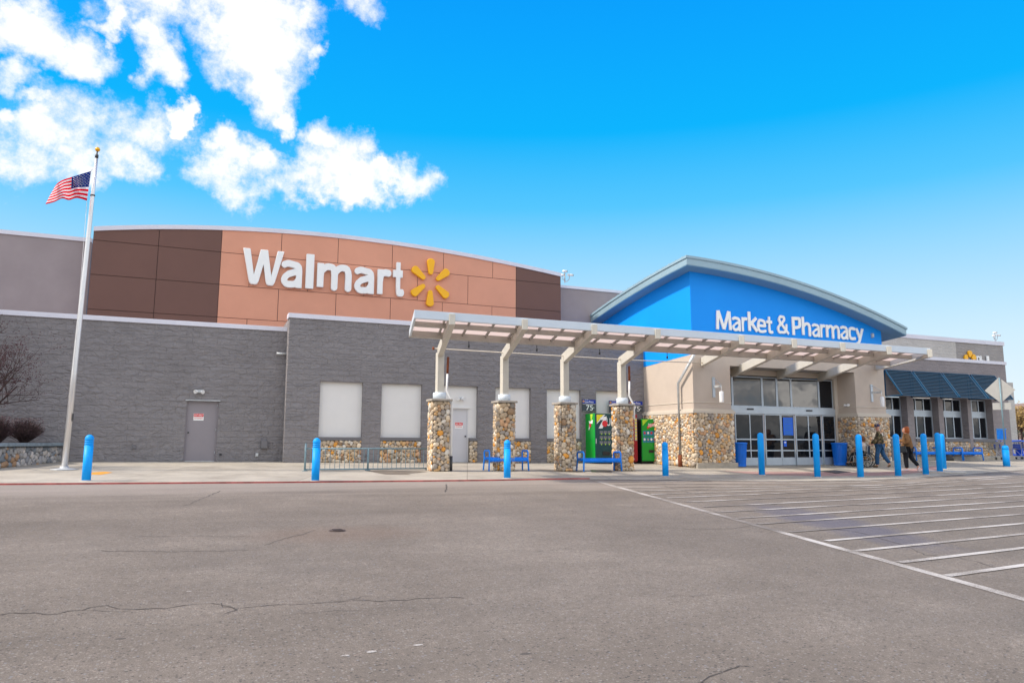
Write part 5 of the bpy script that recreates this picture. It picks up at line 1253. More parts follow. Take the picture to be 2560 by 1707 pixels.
# ------------------------------------------------------------------ bins, stands, dark diamond, manhole
def slat_bin(px, py, lab, proto=None):
    p_ = G(px, py); 
    if proto is None:
        r = bpy.data.objects.new('litter_bin', None); COL.objects.link(r)
        m_ = MB()
        for k_ in range(30):
            t = 2*math.pi*k_/30; d = Vector((math.cos(t), math.sin(t), 0)); tn = Vector((-math.sin(t), math.cos(t), 0))
            m_.bar(d*.25+Vector((0, 0, .05)), d*.315+Vector((0, 0, .93)), .012, .045, up=tuple(tn))
        local(m_.build('slats', 'bin_blue'), r)
        m_ = MB(); m_.lathe([(.22, .04), (.235, .10), (.285, .90), (.27, .92)], (0, 0, 0), 24); local(m_.build('liner', 'bin_blue'), r)
        m_ = MB(); m_.lathe([(.32, .90), (.345, .92), (.345, .96), (.30, .98), (.22, .97)], (0, 0, 0), 28); local(m_.build('rim', 'bin_blue'), r)
        m_ = MB(); m_.lathe([(.26, .0), (.27, .02), (.27, .07), (.24, .08)], (0, 0, 0), 28); local(m_.build('base', 'bin_blue'), r)
    else: r = copy_tree(proto)
    yy = min(p_[1]+.1, 24.4); r.location = (p_[0]*yy/(p_[1]+.1) if yy < p_[1] else p_[0], yy, sz(p_[0], yy)); tag(r, lab, 'litter bin', 'blue slatted litter bins'); return r
bb = slat_bin(1853, 1166, 'blue slatted litter bin against the left side of the entrance doors'); slat_bin(2105, 1158, 'blue slatted litter bin right of the doors, behind the wheelchair', bb)
p_ = G(2243, 1161); r = empty('grey_bin', (p_[0], p_[1]+.3, sz(*p_[:2])), 'square dark grey litter bin behind a bollard at the right pier', 'litter bin')
z = sz(*p_[:2]); x, y = p_[0], p_[1]+.3
m_ = MB(); m_.box(x-.31, x+.31, y-.31, y+.31, z, z+.78); m_.build('body', 'bin_grey', r, .03)
m_ = MB(); m_.box(x-.33, x+.33, y-.33, y+.33, z+.79, z+1.08); hd_ = m_.build('hood', 'bin_grey', r, .05)
m_ = MB(); m_.box(x-.2, x+.2, y-.36, y-.331, z+.86, z+1.0); m_.build('flap', 'chair_navy', hd_, .01)
p_ = G(2377, 1152); x, y, z = p_[0], p_[1]+.25, sz(*p_[:2]); r = empty('post_stand', (x, y, z), 'black pole stand with a weighted base between the right benches', 'stand')
m_ = MB(); m_.lathe([(.36, 0), (.34, .12), (.24, .26), (.06, .30)], (x, y, z), 20); m_.build('base', 'rubber', r)
m_ = MB(); m_.tube([(x, y, z+.29), (x-.02, y, z+1.35)], .03, 8); m_.build('pole', 'dark_metal', r)
mp = [G(1600+x/4.2, 880+y/4.2) for x, y in [(1890,1254),(2050,1243),(2212,1262),(2062,1279)]]  # corners of a thin dark diamond laid just above the paving
mb = MB(); mb.add([(x, y, sz(x, y)+.006) for x, y, _ in mp]+[(x, y, sz(x, y)+.016) for x, y, _ in mp], [(0,1,2,3),(4,5,6,7),(0,1,5,4),(1,2,6,5),(2,3,7,6),(3,0,4,7)]); o = mb.build('dark_diamond', 'dark_metal'); tag(o, 'thin dark grey diamond lying on the paving before the doors', 'mat')
mb = MB(); mb.lathe([(.13, .002), (.125, .004), (.118, .004)], (MH[0], MH[1], MH[2]), 28)
mh = empty('manhole', MH, 'round dark iron manhole cover in the asphalt', 'manhole cover'); mb.build('frame_ring', 'iron', mh)
mb = MB(); mb.lathe([(.116, .003), (.112, .012)], (MH[0], MH[1], MH[2]), 28)
for k_ in range(-3, 4): mb.box(MH[0]-.07, MH[0]+.07, MH[1]+k_*.024-.006, MH[1]+k_*.024+.006, MH[2]+.0125, MH[2]+.02)
mb.build('lid', 'iron', mh)
for (px, py, s_) in ((473,1478,.03),(386,1558,.03),(862,1639,.04),(930,1629,.045),(1046,1612,.045)):
    p_ = G(px, py); mb = MB(); n = 9
    pts = [(p_[0]+s_*random.uniform(.6, 1.1)*math.cos(2*math.pi*i/n), p_[1]+.5*s_*random.uniform(.6, 1.1)*math.sin(2*math.pi*i/n)) for i in range(n)]
    mb.add([(a, b, gz(a, b)+.004) for a, b in pts], [tuple(range(n))]); tag(mb.build('pale_spot', 'worn_paint'), None, None, kind='structure')

# ------------------------------------------------------------------ road sign seen from behind
p_ = G(2517, 1166); zb = sz(p_[0], p_[1]); rs_ = empty('road_sign', (p_[0], p_[1], zb), 'back of a grey diamond road sign with a small plate on a blue footed post', 'road sign')
m_ = MB(); m_.lathe([(.145, -.03), (.145, .74)] + [(.145-.0, .74), (.133, .75), (.133, .77), (.145, .78), (.145, .84), (.12, .92), (.06, .95)], (p_[0], p_[1], zb), 24); m_.build('blue_sleeve', 'bollard_blue', rs_)
tp = W(2498, 944, p_[1]); bt = Vector((p_[0], p_[1], zb+.93))
m_ = MB(); m_.tube([bt, Vector(tp)], .032, 8); m_.build('post', 'rail_teal', rs_)
c = W(2500, 975, p_[1]-.05); hd_ = .50
su = Vector((.62, -.785, 0)).normalized(); sn = Vector((su.y, -su.x, 0))
def splt(cx, cy, pts, nm):
    c = Vector(W(cx, cy, p_[1])); c += sn*(-.06 if sn.y > 0 else .06)*-1; m_ = MB()
    m_.prism(pts, lambda u, v: tuple(c+su*u+Vector((0, 0, v))), lambda u, v: tuple(c+su*u+sn*.004+Vector((0, 0, v)))); m_.build(nm, 'sign_back', rs_)
splt(2500, 975, [(-.60, 0), (0, -.60), (.60, 0), (0, .60)], 'diamond_plate')
splt(2505, 1015, [(-.36, -.16), (.36, -.16), (.36, .16), (-.36, .16)], 'small_plate')

# ------------------------------------------------------------------ shopping carts
def cart(lab, nested, loc, rz, kid=False):
    r = empty('shopping_cart', loc, lab, 'shopping cart', 'shopping carts by the right wing', rz)
    m_ = MB()
    # basket: tapered wire box, front at +x
    def bp(u, v, w_): # u along, v across, w_ up, all 0..1
        x = -.42+u*.86; wd = .28-.06*u; y = -wd+2*wd*v; z = .55+.10*u*(1-w_)+w_*.42; return (x, y, z)
    for k_ in range(11):
        u = k_/10; m_.tube([bp(u, 0, 1), bp(u, 0, 0), bp(u, 1, 0), bp(u, 1, 1)], .006, 4, caps=False)
    for wv_ in (0, .33, .66, 1): m_.tube([bp(0, 0, wv_), bp(1, 0, wv_), bp(1, 1, wv_), bp(0, 1, wv_)], .006 if wv_ < 1 else .012, 4, caps=False)
    for k_ in range(1, 6): m_.tube([bp(0, k_/6, 0), bp(1, k_/6, 0), bp(1, k_/6, 1)], .005, 4, caps=False)
    local(m_.build('basket', 'cart_grey'), r)
    m_ = MB()
    for s_ in (-1, 1):
        m_.tube([(-.55, s_*.26, 1.02), (-.42, s_*.27, .97), (-.46, s_*.26, .55), (-.40, s_*.25, .16), (.42, s_*.20, .14)], .014, 6); m_.tube([(-.40, s_*.25, .2), (.25, s_*.22, .60)], .010, 6)
    m_.tube([(.42, -.20, .14), (.42, .20, .14)], .012, 6)
    for k_ in range(5): m_.tube([(-.38, -.2+.1*k_, .17), (.40, -.16+.08*k_, .16)], .005, 4)
    local(m_.build('chassis', 'galv'), r)
    m_ = MB(); m_.tube([(-.56, -.27, 1.02), (-.57, .27, 1.02)], .022, 8); local(m_.build('handle', 'cart_blue'), r)
    m_ = MB()
    for k_ in range(5):
        x = -.3+k_*.17; m_.box(x, x+.045, -.29+.015*k_, -.275+.015*k_, .60, .93)
    m_.box(-.46, -.44, -.2, .2, .62, .86); local(m_.build('blue_clip', 'cart_blue'), r)
    if kid:
        m_ = MB(); m_.box(.30, .62, -.22, .22, .18, .30); m_.box(.30, .40, -.22, .22, .30, .62); m_.box(.02, .30, -.22, .22, .20, .30); local(m_.build('child_seat', 'cart_blue', None, .04), r)
        m_ = MB(); m_.bar((-.6, 0, 1.06), (.45, 0, 1.0), .5, .05); local(m_.build('tray', 'cart_blue', None, .02), r)
    for x in (-.38, .38):
        for s_ in (-1, 1):
            y = s_*(.24 if x < 0 else .19); m_ = MB(); m_.tube([(x, y-.013, .06), (x, y+.013, .06)], .06, 12, smooth=False); m_.bar((x, y, .06), (x+.03, y, .14), .035, .02)
            local(m_.build('wheel', 'rubber'), r)
    return r
g1 = G(2478, 1149); zc = sz(g1[0], g1[1])
cart('wire cart with blue clips, front one of the row beside the bench', True, (g1[0]-.3, g1[1]+.0, zc), math.pi)
cart('wire cart nested just behind the front cart of the row', True, (g1[0]+.15, g1[1]+.02, zc), math.pi)
g2 = G(2533, 1148)
cart('wire cart with blue molded child seat right of the sign post', True, (g2[0], g2[1], zc), math.pi+.1, True)
cart('wire cart with blue tray cut by the right picture edge', True, (g2[0]+1.15, g2[1]+.1, zc), math.pi-.1, True)
g3 = G(2499, 1149); yb_ = g3[1]-.05; a, b = W(2492, 1099, yb_), W(2514, 1072, yb_)
r = empty('toy_cart_cabin', ((a[0]+b[0])/2, yb_, a[2]), 'bright blue ribbed plastic box resting on the cart row behind the sign post', 'plastic box')
m_ = MB(); m_.box(a[0], b[0], yb_-.02, yb_+.28, a[2], b[2]-.03); m_.build('shell', 'bollard_blue', r, .04)
m_ = MB()
for k_ in range(7): xx = a[0]+.08+(b[0]-a[0]-.16)*k_/6; m_.box(xx-.012, xx+.012, yb_-.034, yb_-.018, a[2]+.05, b[2]-.06)
m_.build('rib', 'cart_blue', r)
m_ = MB(); m_.box(a[0]-.02, b[0]+.02, yb_-.05, yb_+.30, b[2]-.03, b[2]+.01); m_.build('lid', 'bollard_blue', r, .01)

# ------------------------------------------------------------------ planter, shrubs, tree
pz = 1.62
pp = [(-4.25, 28.15), (-4.62, 27.0), (-5.28, 25.05), (-6.0, 23.9), (-7.5, 23.2), (-14, 23.0), (-14, 28.15)]
pr_ = empty('stone_planter', (-6, 26, gz(-6, 26)), 'low cobblestone planter wall with a dark cap at the left edge', 'planter')
st = MB(); st.prism(pp, lambda u, v: (u, v, .6), lambda u, v: (u, v, pz-.10))
for k_, (a, b) in enumerate(zip(pp[:-3], pp[1:-2])):
    a = Vector((*a, 0)); b = Vector((*b, 0)); d = (b-a); ln = d.length; d.normalize(); n_ = Vector((-d.y, d.x, 0))
    zb0 = min(gz(a.x, a.y), gz(b.x, b.y))+.04
    stones(st, (a.x, a.y, zb0), tuple(d), (0, 0, 1), tuple(-n_ if n_.x < 0 else n_), ln, pz-.12-zb0, .15, 300+k_, PALG, bulge=.03)
st.build('stone_wall', ['mortar_grey', 'river_stone'], pr_)
cc_ = Vector((-10, 27)); big = [(x+.14 if x > -13 else x, y-.06) for x, y in pp]
m_ = MB(); m_.prism(big, lambda u, v: (u, v, pz-.099), lambda u, v: (u, v, pz)); m_.build('cap', 'planter_cap', pr_, .01)
m_ = MB(); sm_ = [(x-.3 if x > -13 else x, y+.1 if y < 28 else y-.1) for x, y in pp]; m_.prism(sm_, lambda u, v: (u, v, pz+.002), lambda u, v: (u, v, pz+.01)); m_.build('soil', 'bark', pr_)
def shrub(px, py0, py1, wpx, Y, seed, lab):
    rnd = random.Random(seed); b = W(px, py1, Y); t = W(px, py0, Y); H_ = t[2]-pz; rad = wpx/2/FPX*math.hypot(b[0], Y)*1.0
    r = empty('shrub', (b[0], Y, pz), lab, 'shrub', 'bare dark red shrubs in the planter')
    m_ = MB()
    for k_ in range(420):
        t_ = rnd.uniform(0, 2*math.pi); rr = math.sqrt(rnd.random()); el_ = rnd.uniform(.15, 1)
        e = Vector((b[0]+rad*rr*math.cos(t_), Y+rad*rr*math.sin(t_), pz+H_*(.22+.78*math.sqrt(max(0, 1-rr*rr*.92)))*rnd.uniform(.72, 1.03)))
        s0 = Vector((b[0]+rnd.uniform(-.08, .08), Y+rnd.uniform(-.08, .08), pz)); mid = s0.lerp(e, .5)+Vector((rnd.uniform(-.05, .05), rnd.uniform(-.05, .05), rnd.uniform(-.02, .06)))
        m_.tube([s0, mid, e], [.009, .006, .002], 4, caps=False)
        for q_ in range(4):
            f_ = rnd.uniform(.35, .95); c = s0.lerp(e, f_); d = Vector((rnd.uniform(-1, 1), rnd.uniform(-1, 1), rnd.uniform(.1, 1))).normalized()*.12; m_.tube([c, c+d], [.003, .0015], 3, caps=False)
    m_.build('branches', 'twig', r)
    m_ = MB()
    for k_ in range(1500):
        t_ = rnd.uniform(0, 2*math.pi); rr = math.sqrt(rnd.random())*.98; zz = rnd.uniform(.25, 1)
        lim = math.sqrt(max(0, 1-((zz-.62)/.6)**2)); c = Vector((b[0]+rad*rr*lim*math.cos(t_), Y+rad*rr*lim*math.sin(t_), pz+H_*zz)); a = Vector((rnd.uniform(-1, 1), rnd.uniform(-1, 1), rnd.uniform(-1, 1))).normalized()*.016; d = a.orthogonal().normalized()*.008
        m_.add([c-a, c+d, c+a, c-d], [(0, 1, 2, 3)])
    m_.build('leaves', 'berry', r)
shrub(60, 1044, 1108, 74, 26.9, 5, 'round bare dark red shrub on the planter, the one fully in view'); shrub(-8, 1040, 1108, 56, 26.2, 6, 'round bare dark red shrub cut off by the left picture edge')
def bare_tree(base, H_, seed, lab, spread=.55, berries=True, lean=(0, 0)):
    rnd = random.Random(seed); r = empty('tree', base, lab, 'tree'); tk = MB(); br = MB(); be = MB(); tips_ = []
    def grow(p, d, ln, rad, lv, mb_):
        pts = [p]; rs2 = [rad]; q_ = p.copy(); dd_ = d.copy(); n = 4
        for i_ in range(n):
            dd_ = (dd_+Vector((rnd.uniform(-1, 1), rnd.uniform(-1, 1), rnd.uniform(-.5, .8)))*.16).normalized(); q_ = q_+dd_*ln/n; pts.append(q_.copy()); rs2.append(rad*(1-.5*(i_+1)/n))
        mb_.tube(pts, rs2, 7 if lv < 2 else 4, caps=False); tips_.append(q_.copy())
        if lv >= 5: return
        for i_ in range((11 if lv == 0 else 4)):
            f_ = rnd.randint(1, n); a = Vector((rnd.uniform(-1, 1), rnd.uniform(-1, 1), rnd.uniform(-.25, .9))).normalized(); nd = (dd_*(.75-.3*spread)+a*(spread+.25)+Vector((lean[0], lean[1], 0))).normalized()
            grow(pts[f_], nd, ln*rnd.uniform(.5, .74), rs2[f_]*.55, lv+1, br)
        if lv > 2:
            for i_ in range(3): be_c = pts[rnd.randint(1, n)]+Vector((rnd.uniform(-.05, .05), rnd.uniform(-.05, .05), -.03)); be.ball(be_c, .014, 4)
    grow(Vector(base), Vector((0, 0, 1)), H_*.42, .08, 0, tk)
    tk.build('trunk', 'bark', r); br.build('crown', 'twig', r)
    if berries: be.build('berries', 'berry', r)['kind'] = 'stuff'
    return r
bare_tree((-6.05, 25.2, pz), 5.8, 29, 'bare berry bearing tree whose thin twigs reach in from the left edge', .6)
# ------------------------------------------------------------------ people
def skin_obj(name, V_, E_, Rr, m, parent, root=0, sub=2):
    me = bpy.data.meshes.new(name); me.from_pydata([tuple(v) for v in V_], E_, []); me.materials.append(M[m])
    o = bpy.data.objects.new(name, me); COL.objects.link(o); md = o.modifiers.new('Skin', 'SKIN'); md.use_smooth_shade = True
    lay = me.skin_vertices[0].data
    for i_, r_ in enumerate(Rr): lay[i_].radius = (r_, r_) if not isinstance(r_, tuple) else r_
    lay[root].use_root = True
    s_ = o.modifiers.new('Subsurf', 'SUBSURF'); s_.levels = sub; s_.render_levels = sub
    o.parent = parent; return o
def chain(V_, E_, Rr, start, pts, rad):
    prev = start
    for p, r_ in zip(pts, rad):
        V_.append(Vector(p)); Rr.append(r_); E_.append((prev, len(V_)-1)); prev = len(V_)-1
    return prev
def hand(V_, E_, Rr, wrist_i, d, side, curl):
    w_ = V_[wrist_i]; d = Vector(d).normalized(); side = Vector(side).normalized(); palm = w_+d*.05; dn = d.cross(side).normalized()
    V_.append(palm); Rr.append((.034, .018)); E_.append((wrist_i, len(V_)-1)); pi_ = len(V_)-1
    for k_ in range(4):
        b = palm+d*.035+side*(k_-1.5)*.02; l = (.07, .08, .075, .06)[k_]; c = Vector(curl)
        chain(V_, E_, Rr, pi_, [b, b+(d+c*.5).normalized()*l*.5, b+(d+c*.5).normalized()*l*.5+(d*.3+c).normalized()*l*.5], [.010, .009, .008])
    b = palm-d*.01+side*.035; chain(V_, E_, Rr, pi_, [b, b+(side+d).normalized()*.035+Vector(curl)*.02], [.011, .009])
def person(loc, rz, lab, pelvis, chest, neck, headc, arms, legs, scale=1.0, build=1.0, head_dir=(0, -1, 0)):
    """all joints in the figure's own frame, facing -y; returns the root"""
    r = empty('person', loc, lab, 'person', None, rz); r.scale = (scale,)*3
    P, C_, N_, Hh = map(Vector, (pelvis, chest, neck, headc)); V_ = [P]; E_ = []; Rr = [.13*build]
    waist = P.lerp(C_, .45); ci = chain(V_, E_, Rr, 0, [waist, C_], [.12*build, .145*build]); hd = Vector(head_dir).normalized()
    ni = chain(V_, E_, Rr, ci, [N_, Hh+Vector((0, 0, -.10))+hd*.012, Hh, Hh+Vector((0, 0, .085))-hd*.008], [.052, .062, .082, .066])
    V_.append(Hh+hd*.094+Vector((0, 0, -.02))); Rr.append(.015); E_.append((ni-1, len(V_)-1))
    for s_ in (-1, 1):
        ea = hd.cross(Vector((0, 0, 1)))*s_*.083; V_.append(Hh+ea+Vector((0, 0, -.01))); Rr.append(.014); E_.append((ni-1, len(V_)-1))
    for (sh, elb, wr, hdv, cu) in arms:
        wi = chain(V_, E_, Rr, ci, [sh, elb, wr], [.055*build, .042, .028]); hand(V_, E_, Rr, wi, hdv, Vector(hdv).cross(Vector((0, 0, 1))) if abs(Vector(hdv).normalized().z) < .8 else (1, 0, 0), cu)
    for (hp, kn, an, toe) in legs: chain(V_, E_, Rr, 0, [hp, kn, an, toe], [.085*build, .058, .042, .03])
    skin_obj('body', V_, E_, Rr, 'skin', r)
    f = MB()
    for s_ in (-1, 1):
        sd_ = hd.cross(Vector((0, 0, 1)))*s_*.030; f.ball(tuple(Hh+hd*.083+sd_+Vector((0, 0, .012))), .0095, 6)
    o = f.build('eyes', 'black'); o.parent = r
    f = MB(); sd_ = hd.cross(Vector((0, 0, 1))); a = Hh+hd*.085+Vector((0, 0, -.06)); f.tube([a-sd_*.022, a+hd*.006, a+sd_*.022], .005, 6); o = f.build('mouth', 'notice_red'); o.parent = r
    return r
def clothes(r, name, m, nodes, edges, radii, root=0): return skin_obj(name, nodes, edges, radii, m, r, root)
# man pushing the wheelchair: walks towards -x, face turned to the camera
pm = G(2203, 1169); zm_ = sz(*pm[:2]); pm = (pm[0], pm[1], zm_)
PH = 1.0
arms = [((.0, -.19, 1.42), (-.05, -.25, 1.14), (-.25, -.20, .93), (-1, 0, -.35), (0, 0, -1)), ((.0, .19, 1.42), (-.12, .24, 1.15), (-.33, .17, .95), (-1, 0, -.2), (0, 0, -1))]
legs = [((-.02, -.09, .90), (-.10, -.10, .50), (-.12, -.10, .09), (-.27, -.11, .04)), ((.02, .09, .90), (.10, .09, .50), (.32, .09, .14), (.22, .09, .03))]
man = person(pm, -R_(50), 'man in camouflage jacket, blue jeans and dark cap pushing the wheelchair', (0, 0, .95), (.0, 0, 1.33), (-.02, 0, 1.50), (-.05, -.01, 1.64), arms, legs, 1.03, 1.05, (-.35, -.94, 0))
V_ = [Vector((0, 0, .90)), Vector((0, 0, 1.12)), Vector((0, 0, 1.36)), Vector((-.01, 0, 1.47)), Vector((.0, -.19, 1.42)), Vector((-.05, -.26, 1.14)), Vector((-.24, -.20, .95)), Vector((.0, .19, 1.42)), Vector((-.12, .25, 1.15)), Vector((-.32, .17, .96))]
clothes(man, 'jacket', 'camo', V_, [(0,1),(1,2),(2,3),(2,4),(4,5),(5,6),(2,7),(7,8),(8,9)], [.195,.185,.185,.085,.095,.08,.058,.095,.08,.058])
V_ = [Vector((0, 0, .93)), Vector((-.03, -.10, .86)), Vector((-.12, -.11, .50)), Vector((-.13, -.10, .10)), Vector((.03, .10, .86)), Vector((.11, .10, .50)), Vector((.33, .09, .17))]
clothes(man, 'jeans', 'jean', V_, [(0,1),(1,2),(2,3),(0,4),(4,5),(5,6)], [.155,.115,.09,.08,.115,.09,.078])
for s_, (a, b) in enumerate((((-.10, -.10, .055), (-.30, -.11, .04)), ((.36, .09, .11), (.23, .09, .035)))):
    clothes(man, 'boot', 'boot_brown', [Vector(a), Vector(a).lerp(Vector(b), .5), Vector(b)], [(0,1),(1,2)], [.056, .052, .04])
f = MB(); c = Vector((-.05, -.01, 1.64)); f.lathe([(.096, .035), (.1, .06), (.092, .10), (.06, .128), (.01, .135)], tuple(c), 18); f.bar(c+Vector((-.02, -.07, .045)), c+Vector((-.065, -.165, .03)), .14, .012); o = f.build('cap', 'cap_navy'); o.parent = man
f = MB(); f.ball(tuple(c+Vector((-.03, -.095, .08))), .022, 8, sc=(1, .35, .8)); o2 = f.build('badge', 'cap_gold'); o2.parent = o
# woman walking away to the left
pw = G(2272, 1178); pw = (pw[0], pw[1], sz(*pw[:2]))
arms = [((.0, -.20, 1.34), (.06, -.27, 1.08), (-.17, -.27, 1.03), (-1, 0, .1), (0, 0, 1)), ((.0, .20, 1.34), (-.06, .27, 1.08), (-.30, .22, 1.16), (-1, 0, .3), (0, -.5, 1))]
legs = [((-.02, -.09, .85), (-.06, -.10, .47), (-.05, -.10, .09), (-.22, -.12, .04)), ((.02, .09, .85), (.11, .09, .48), (.33, .09, .17), (.28, .09, .04))]
wo = person(pw, -R_(52), 'woman with ginger hair, brown coat and black trousers walking left with a black handbag', (0, 0, .90), (.0, 0, 1.24), (-.02, 0, 1.42), (-.04, 0, 1.54), arms, legs, 1.05, 1.12, (-1, .15, 0))
V_ = [Vector((.01, 0, .78)), Vector((0, 0, 1.0)), Vector((0, 0, 1.26)), Vector((-.01, 0, 1.40)), Vector((.0, -.20, 1.33)), Vector((.06, -.28, 1.08)), Vector((-.15, -.27, 1.03)), Vector((.0, .20, 1.33)), Vector((-.06, .27, 1.08)), Vector((-.28, .22, 1.15))]
clothes(wo, 'coat', 'coat_brown', V_, [(0,1),(1,2),(2,3),(2,4),(4,5),(5,6),(2,7),(7,8),(8,9)], [.23,.22,.205,.09,.105,.088,.062,.1,.085,.06])
V_ = [Vector((0, 0, .88)), Vector((-.03, -.10, .80)), Vector((-.07, -.11, .46)), Vector((-.05, -.10, .10)), Vector((.03, .10, .80)), Vector((.12, .10, .48)), Vector((.33, .09, .19))]
clothes(wo, 'trousers', 'pants_black', V_, [(0,1),(1,2),(2,3),(0,4),(4,5),(5,6)], [.17,.125,.09,.07,.125,.09,.066])
for (a, b) in (((-.02, -.10, .055), (-.25, -.12, .04)), ((.37, .09, .15), (.29, .09, .045))):
    clothes(wo, 'shoe', 'shoe_white', [Vector(a), Vector(a).lerp(Vector(b), .5), Vector(b)], [(0,1),(1,2)], [.05, .048, .036])
V_ = [Vector((-.02, 0, 1.66)), Vector((.03, 0, 1.58)), Vector((.05, 0, 1.46)), Vector((.04, -.05, 1.38)), Vector((.04, .05, 1.38))]
clothes(wo, 'hair', 'hair_ginger', V_, [(0,1),(1,2),(2,3),(2,4)], [.085, .118, .115, .07, .07])
rw = Matrix.Rotation(-R_(52), 3, 'Z'); hb = Vector(pw)+rw @ Vector((-.17, -.33, 0)); r = empty('handbag', (hb.x, hb.y, hb.z+.68), 'black leather handbag hanging from the forearm of the brown coated woman', 'handbag')
m_ = MB(); hf = lambda a_, b_, z_: tuple(hb+rw @ Vector((a_, b_, z_))); m_.prism([(-.19, .72), (.17, .72), (.13, .98), (-.09, .98)], lambda u, v: hf(u, -.06, v), lambda u, v: hf(u, .06, v)); m_.build('bag_body', 'leather_black', r, .03)
m_ = MB(); m_.tube([hf(-.08, 0, .97), hf(-.05, 0, 1.10), hf(.02, .02, 1.15), hf(.08, 0, 1.10), hf(.11, 0, .97)], .010, 6); m_.build('strap', 'leather_black', r)
c = Vector(pw)+rw @ Vector((-.40, .18, 1.29)); m_ = MB(); m_.lathe([(.03, -.05), (.038, .05), (.04, .055), (.03, .06)], tuple(c), 12); o = m_.build('cup', 'shoe_white'); tag(o, 'small pale cup held up by the brown coated woman', 'cup')
# wheelchair (own frame: faces -x)
pc = G(2160, 1168); zc_ = sz(*pc[:2]); wc = empty('wheelchair', (pc[0], pc[1], zc_), 'black wheelchair with large spoked rear wheels, pushed left past the doors', 'wheelchair', None, -R_(60))
for s_ in (-1, 1):
    y = s_*.29; m_ = MB(); pts = [(.12+.30*math.cos(2*math.pi*k_/28), y, .30+.30*math.sin(2*math.pi*k_/28)) for k_ in range(29)]; m_.tube(pts, .017, 6, caps=False); wl_ = m_.build('rear_wheel', 'rubber'); wl_.parent = wc
    m_ = MB(); 
    for k_ in range(8): t = 2*math.pi*k_/8+.2; m_.tube([(.12, y, .30), (.12+.29*math.cos(t), y, .30+.29*math.sin(t))], .009, 5)
    m_.tube([(.12, y-.03, .30), (.12, y+.03, .30)], .03, 8); o = m_.build('spokes', 'dark_metal'); o.parent = wl_
    m_ = MB(); pts = [(.12+.27*math.cos(2*math.pi*k_/24), y+s_*.035, .30+.27*math.sin(2*math.pi*k_/24)) for k_ in range(25)]; m_.tube(pts, .007, 5, caps=False); o = m_.build('push_rim', 'galv'); o.parent = wl_
    m_ = MB(); pts = [(-.36+.085*math.cos(2*math.pi*k_/16), s_*.23, .10+.085*math.sin(2*math.pi*k_/16)) for k_ in range(17)]; m_.tube(pts, .014, 6, caps=False); m_.bar((-.36, s_*.23, .02), (-.36, s_*.23, .18), .012, .012); m_.bar((-.44, s_*.23, .10), (-.28, s_*.23, .10), .012, .012); o = m_.build('caster', 'rubber'); o.parent = wc
    m_ = MB(); m_.tube([(-.56, s_*.16, .12), (-.42, s_*.2, .46), (-.30, s_*.24, .48), (.20, s_*.25, .46), (.24, s_*.25, .90), (.36, s_*.25, .92)], .013, 6); m_.tube([(-.30, s_*.24, .48), (-.30, s_*.24, .70), (.22, s_*.25, .70)], .012, 6); m_.tube([(-.36, s_*.23, .18), (-.33, s_*.24, .48)], .013, 6); m_.tube([(-.33, s_*.24, .22), (.2, s_*.25, .24), (.2, s_*.25, .46)], .012, 6); o = m_.build('side_frame', 'galv'); o.parent = wc
    m_ = MB(); m_.box(-.68, -.52, s_*.14-.07, s_*.14+.07, .10, .12); o = m_.build('footrest', 'dark_metal'); o.parent = wc
    m_ = MB(); m_.box(-.28, .04, s_*.25-.025, s_*.25+.025, .70, .735); o = m_.build('armrest', 'rubber', None, .01); o.parent = wc
m_ = MB(); m_.box(-.30, .20, -.23, .23, .45, .49); o = m_.build('seat', 'chair_navy', None, .01); o.parent = wc
m_ = MB(); m_.box(.20, .235, -.24, .24, .47, .92); o = m_.build('backrest', 'chair_navy', None, .01); o.parent = wc
arms = [((.02, -.17, .99), (-.08, -.24, .78), (-.30, -.20, .72), (-1, 0, -.1), (0, 0, -1)), ((.02, .17, .99), (-.08, .22, .78), (-.30, .14, .72), (-1, 0, -.1), (0, 0, -1))]
legs = [((-.02, -.09, .57), (-.40, -.11, .56), (-.55, -.12, .20), (-.70, -.12, .15)), ((-.02, .09, .57), (-.40, .11, .56), (-.55, .12, .20), (-.70, .12, .15))]
se = person((pc[0], pc[1], zc_), -R_(60), 'seated person in a cream top and black trousers riding in the wheelchair', (.06, 0, .60), (.03, 0, .92), (.0, 0, 1.10), (-.04, 0, 1.22), arms, legs, .97, 1.0, (-1, -.1, 0))
clothes(se, 'sweater', 'sweater', [Vector((.05, 0, .60)), Vector((.05, 0, .78)), Vector((.03, 0, .95)), Vector((.01, 0, 1.06)), Vector((.02, -.17, .98)), Vector((-.08, -.25, .78)), Vector((-.28, -.20, .72)), Vector((.02, .17, .98)), Vector((-.08, .23, .78)), Vector((-.28, .14, .72))], [(0,1),(1,2),(2,3),(2,4),(4,5),(5,6),(2,7),(7,8),(8,9)], [.17,.17,.17,.08,.085,.07,.052,.085,.07,.052])
clothes(se, 'trousers', 'pants_black', [Vector((.05, 0, .58)), Vector((-.03, -.10, .58)), Vector((-.41, -.12, .57)), Vector((-.54, -.12, .22)), Vector((-.03, .10, .58)), Vector((-.41, .12, .57)), Vector((-.54, .12, .22))], [(0,1),(1,2),(2,3),(0,4),(4,5),(5,6)], [.15,.105,.085,.062,.105,.085,.062])
for s_ in (-1, 1): clothes(se, 'shoe', 'black', [Vector((-.53, s_*.12, .18)), Vector((-.63, s_*.12, .155)), Vector((-.72, s_*.12, .15))], [(0,1),(1,2)], [.048, .045, .034])
clothes(se, 'hair', 'hair_brown', [Vector((-.01, 0, 1.33)), Vector((.04, 0, 1.24)), Vector((.06, 0, 1.10))], [(0,1),(1,2)], [.08, .11, .085])

